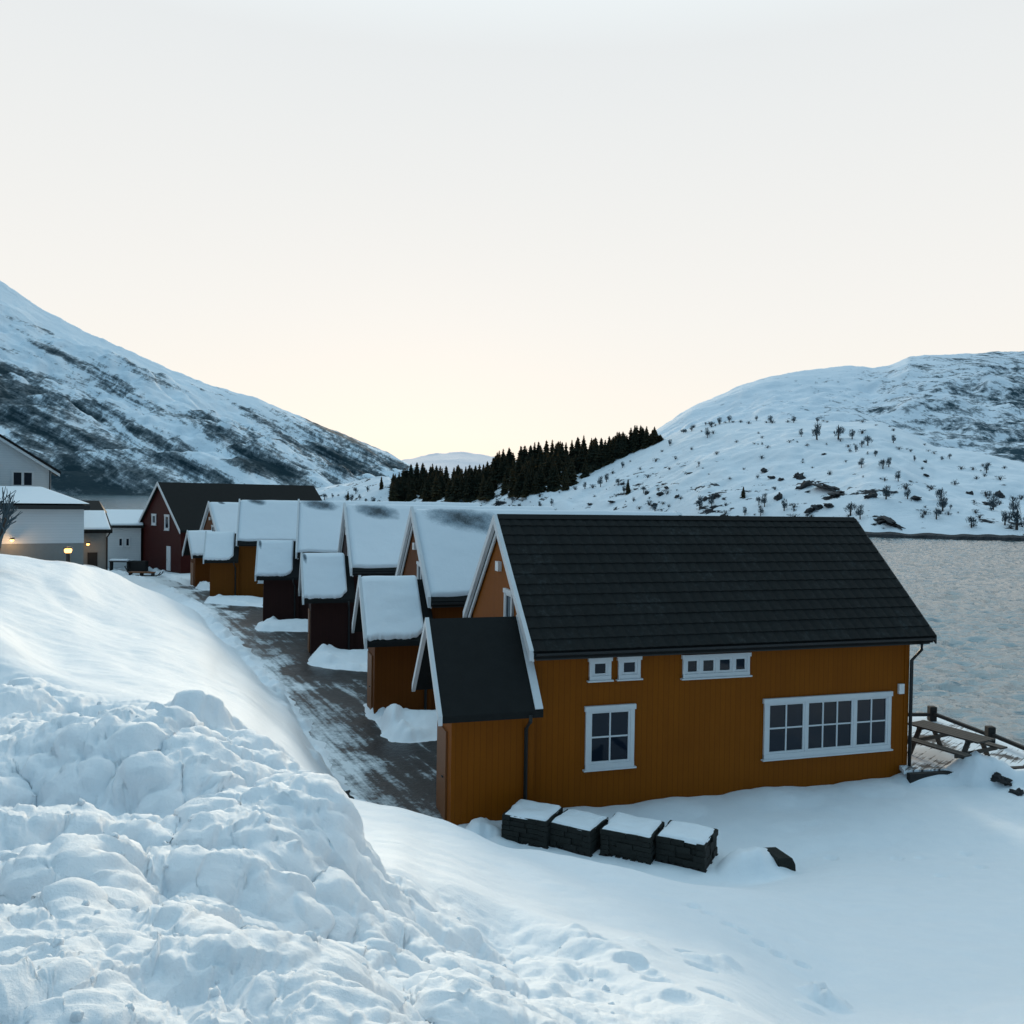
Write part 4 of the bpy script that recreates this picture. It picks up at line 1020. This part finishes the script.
# bench with snow, and a sledge pile on the snow left of the barn
gx = at(120, 560, 80); root = empty('bench', (gx.x, 80, gz(gx.x, 80))); tag(root, 'snow-covered dark bench in front of the white outbuilding', 'bench')
z_ = .75
MB().box(-.9, .9, -.3, .3, z_ - .08, z_).build('seat', M['darkwood'], root)
for sx in (-.8, .8): MB().box(sx-.06, sx+.06, -.25, .25, -.2, z_ - .08).build('leg', M['darkwood'], root)
MB().box(-.88, .88, -.28, .28, z_ + .002, z_ + .2).build('snow_cover', M['snow'], root, bevel=.07)
MB().box(.8, 2.3, .1, .9, -.3, .75).build('side_box', M['darkwood'], root)
gx = on(144, 574, 1.5); root = empty('kicksled', (gx.x, gx.y, gz(gx.x, gx.y) + .02)); tag(root, 'reddish brown wooden sled lying on the snow left of the road', 'sled')
for s_ in (-.3, .3): MB().tube([(-1.5, s_, .05), (1.2, s_, .05), (1.5, s_, .25), (1.6, s_, .45)], .045, 6).build('runner', M['darkwood'], root)
MB().box(-1.3, .9, -.38, .38, .32, .40).build('deck', M['doorwood'], root)
for u in (-1.2, -.2, .8):
    MB().box(u-.05, u+.05, -.3, .3, .05, .32).build('crossbar', M['darkwood'], root)
MB().tube([(-1.3, -.3, .4), (-1.6, -.3, .9), (-1.6, .3, .9), (-1.3, .3, .4)], .04, 6).build('handle', M['darkwood'], root)

# bare bush at the left edge
bb = bare_proto(3.4, 1.0, 91, 'bush', trunk=False, th=.05)
p = at(-6, 550, 30); bb.location = (p.x, 30, p.z - .2); bb.scale = (1.25, 1.25, 1.25)
tag(bb, 'leafless bush with upswept branches in front of the white annex', 'bush')

# ------------------------------------------------------------------ stone pallets
def pallet(cx, cy, cz, rz, w_, d_, h_, label, seed):
    rg = random.Random(seed); root = empty('stone_pallet', (cx, cy, cz), rz)
    tag(root, label, 'pallet', 'pallets of stone beside the first cabin')
    b = MB()
    for y_ in (-d_/2 + .06, 0, d_/2 - .06): b.box(-w_/2, w_/2, y_ - .05, y_ + .05, -.05, .09)
    k = 7
    for i in range(k):
        x_ = -w_/2 + .07 + (w_ - .14)*i/(k-1); b.box(x_ - .05, x_ + .05, -d_/2 + .02, d_/2 - .02, .092, .115)
    b.build('pallet', M['darkwood'], root)
    st = MB(); nz = int(h_/.10)
    for iz in range(nz):
        z0_ = .12 + iz*h_/nz; z1_ = z0_ + h_/nz - .008
        for side in range(4):
            t_ = -(.5); L_ = w_ if side % 2 == 0 else d_
            pos = -L_/2 + .02
            while pos < L_/2 - .05:
                ln = min(rg.uniform(.25, .55), L_/2 - .02 - pos); o_ = rg.uniform(-.045, .016)
                if side == 0: st.box(pos, pos+ln-.008, -d_/2+.02-o_, -d_/2+.2, z0_, z1_)
                elif side == 2: st.box(pos, pos+ln-.008, d_/2-.2, d_/2-.02+o_, z0_, z1_)
                elif side == 1: st.box(w_/2-.2, w_/2-.02+o_, pos, pos+ln-.008, z0_+.001, z1_-.001)
                else: st.box(-w_/2+.02-o_, -w_/2+.2, pos, pos+ln-.008, z0_+.001, z1_-.001)
                pos += ln
    st.box(-w_/2+.19, w_/2-.19, -d_/2+.19, d_/2-.19, .12, .12 + h_ - .02)
    st.build('stone_stack', M['slate'], root)
    # cap of snow, rounded
    n = 26; a = np.linspace(-1, 1, n); A, B = np.meshgrid(a, a, indexing='ij')
    e = np.clip(1 - np.maximum(abs(A), abs(B))**6, 0, 1)**.5
    wob = 1 + .07*fbm(A*2.2, B*2.2, 3, seed)
    Zs = .12 + h_ - .03 + .09*e*(1 + .5*fbm(A*1.5, B*1.5, 3, seed+5))
    grid_mesh('snow_cover', A*(w_/2 - .04)*wob, B*(d_/2 - .04)*wob, Zs, M['snow'], root)
M['slate'] = simple('slate_stone', (.014, .016, .014), .85, .6, 7, .3, .6, .02)
PAL = [(533, 853, 'stone pallet with snow cap, farthest left of the four by the ochre wall'), (581, 861, 'stone pallet with snow cap, second from the left of the four'),
       (637, 869, 'stone pallet with snow cap, third from the left of the four'), (694, 876, 'stone pallet with snow cap at the right end of the four')]
for i, (px, y, lb) in enumerate(PAL):
    p = on(px, y, 1.68)
    pallet(p.x, p.y + .70, 1.66, [-.40, -.52, -.44, -.48][i], [1.06, 1.0, 1.10, 1.04][i], [1.0, .95, 1.02, 1.0][i], [.52, .47, .50, .48][i], lb, 40 + i)
# half-buried stone slab beside them
p = on(785, 872, 1.7); root = empty('stone_slab', (p.x, p.y, 1.72), .3)
tag(root, 'dark stone slab end poking out of the snow right of the pallets', 'stone')
MB().prism([(-.30,-.2),(.14,-.2),(.10,.20),(.02,.34),(-.30,.36)], -.2, .35, 'y').build('slab', M['slate'], root, bevel=.015)
for i, (px, y, sc_) in enumerate(((1003,787,.19),(1012,789,.17),(1023,796,.17),(347,798,.15))):
    o = rp[i % 3].copy(); o.name = 'boulder'; COL.objects.link(o)
    q_ = ground_hit(px, y); o.location = (q_[0], q_[1], q_[2]); o.scale = (sc_, sc_*.8, sc_*.8); o.rotation_euler = (0, 0, i)
    tag(o, ['left one of two small dark stones in the snow by the deck', 'right one of two small dark stones in the snow by the deck', 'small dark stone in the snow at the right edge by the deck', 'small dark stone at the foot of the near snow mound by the road'][i], 'stone')

# ------------------------------------------------------------------ wooden deck, mooring beam, picnic table
ZD = 2.08
a1 = on(904, 770.5, ZD); a2 = on(1075, 763.5, ZD); r3 = on(1060, 763, ZD); r2_ = on(990, 735, ZD); r1_ = on(932, 715, ZD); b1 = on(850, 713, ZD)
root = empty('deck', (a1.x, a1.y, ZD)); tag(root, 'snow-dusted plank quay deck beside the water behind the ochre cabin', 'deck')
def dl(v): return (v.x - a1.x, v.y - a1.y)
def deck_mat():
    m, nt, b = newmat('snow_dusted_planks')
    v = coords(nt); sp_ = N(nt, 'ShaderNodeSeparateXYZ'); L(nt, coords(nt, 'Object', (1,1,1), (0,0,.75)), sp_.inputs[0])
    fr = math_(nt, 'FRACT', math_(nt, 'DIVIDE', sp_.outputs[0], .15)); gap = math_(nt, 'LESS_THAN', fr, .2)
    n1 = noise(nt, v, .55, 5, .6); cq = N(nt, 'ShaderNodeCombineXYZ'); L(nt, math_(nt, 'MULTIPLY', sp_.outputs[0], 6.0), cq.inputs[0]); L(nt, math_(nt, 'MULTIPLY', sp_.outputs[1], .6), cq.inputs[1]); n2 = noise(nt, cq.outputs[0], 1.2, 4)
    a = math_(nt, 'ADD', math_(nt, 'ADD', n1, math_(nt, 'MULTIPLY', n2, .35)), math_(nt, 'MULTIPLY', gap, -.05))
    f = ramp(nt, a, [(.555, (0,0,0)), (.63, (1,1,1))])
    wood = mix(nt, n2, (.03, .03, .03), (.075, .07, .068))
    L(nt, mix(nt, f, wood, (.78, .83, .87)), b.inputs['Base Color']); b.inputs['Roughness'].default_value = .7
    bump(nt, b, f, .4, .02); return m
M['deck'] = deck_mat()
pl = [dl(a1), dl(a2), dl(r2_), dl(r1_), dl(b1)]
MB().prism(pl, -.10, 0, 'z').build('planking', M['deck'], root)
MB().bar((pl[0][0]+.08, pl[0][1] - .08, -.22), (pl[1][0], pl[1][1] - .08, -.145), .14, .34).build('edge_beam', M['darkwood'], root)
MB().bar((pl[0][0]+.2, pl[0][1] - .02, -.56), (pl[1][0], pl[1][1] - .02, -.56), .18, .24).build('edge_beam', M['wetwood'], root)
pl_ = MB()
for i in range(6):
    f_ = i/5; q_ = (pl[1][0]*(1-f_) + pl[2][0]*f_ , pl[1][1]*(1-f_) + pl[2][1]*f_); pl_.box(q_[0]-.4, q_[0]-.1, q_[1]-.15, q_[1]+.15, -3.2, -.1)
pl_.build('pile', M['darkwood'], root)
# mooring beam on blocks along the water edge
c0 = on(900, 717.5, ZD + .15); c1 = on(932, 716, ZD + .15); c2 = on(990, 737, ZD + .15); c3 = on(1060, 765, ZD + .15)
root = empty('edge_rail', (c1.x, c1.y, ZD)); tag(root, 'dark timber kerb rail on blocks along the water side of the deck', 'rail')
rl = MB()
for p0_, p1_ in ((c0, c1), (c1, c2), (c2, c3)):
    rl.bar((p0_.x - c1.x, p0_.y - c1.y, .24), (p1_.x - c1.x, p1_.y - c1.y, .20), .11, .10)
rl.build('beam', M['darkwood'], root, bevel=.01)
for q_ in (c1, c2):
    MB().box(q_.x - c1.x - .11, q_.x - c1.x + .11, q_.y - c1.y - .11, q_.y - c1.y + .11, 0.002, .46).build('bollard', M['darkwood'], root, bevel=.015)
# picnic table: long axis from the back left to the front right
e0 = on(921, 718.5, ZD + .74); e1 = on(980, 734, ZD + .74)
axv = Vector((e1.x - e0.x, e1.y - e0.y, 0)); ln = axv.length; mid = (e0 + e1)/2
TL = 2.0
yaw = math.atan2(axv.y, axv.x)
root = empty('picnic_table', (mid.x - .25, mid.y - .5, ZD + .003), yaw); root.scale = (1.04, 1.04, 1.0); tag(root, 'weathered picnic table with attached benches standing on the deck by the water', 'picnic table')
tp = MB()
for k in range(5): tp.box(-TL/2, TL/2, -.37 + k*.15, -.37 + k*.15 + .135, .70, .745)
tp.build('table_top', M['wetwood'], root, bevel=.006)
for s_ in (-1, 1):
    MB().box(-TL/2, TL/2, s_*.74 - .14, s_*.74 - .005, .42, .465).box(-TL/2, TL/2, s_*.74 + .005, s_*.74 + .14, .42, .465).build('bench_seat', M['wetwood'], root, bevel=.006)
for u in (-.68, .68):
    for s_ in (-1, 1): MB().bar((u, s_*.66, .0), (u, s_*.24, .70), .05, .12, (1,0,0)).build('leg', M['wetwood'], root)
    MB().bar((u + .052, -.86, .37), (u + .052, .86, .37), .045, .10).build('crossbar', M['wetwood'], root)
    MB().bar((u, -.36, .655), (u, .36, .655), .05, .08).build('crossbar', M['wetwood'], root)
# low snow on the planks of the tabletop is only a dusting: none modelled

scene.render.resolution_x = 1024; scene.render.resolution_y = 1024
scene.render.engine = 'CYCLES'
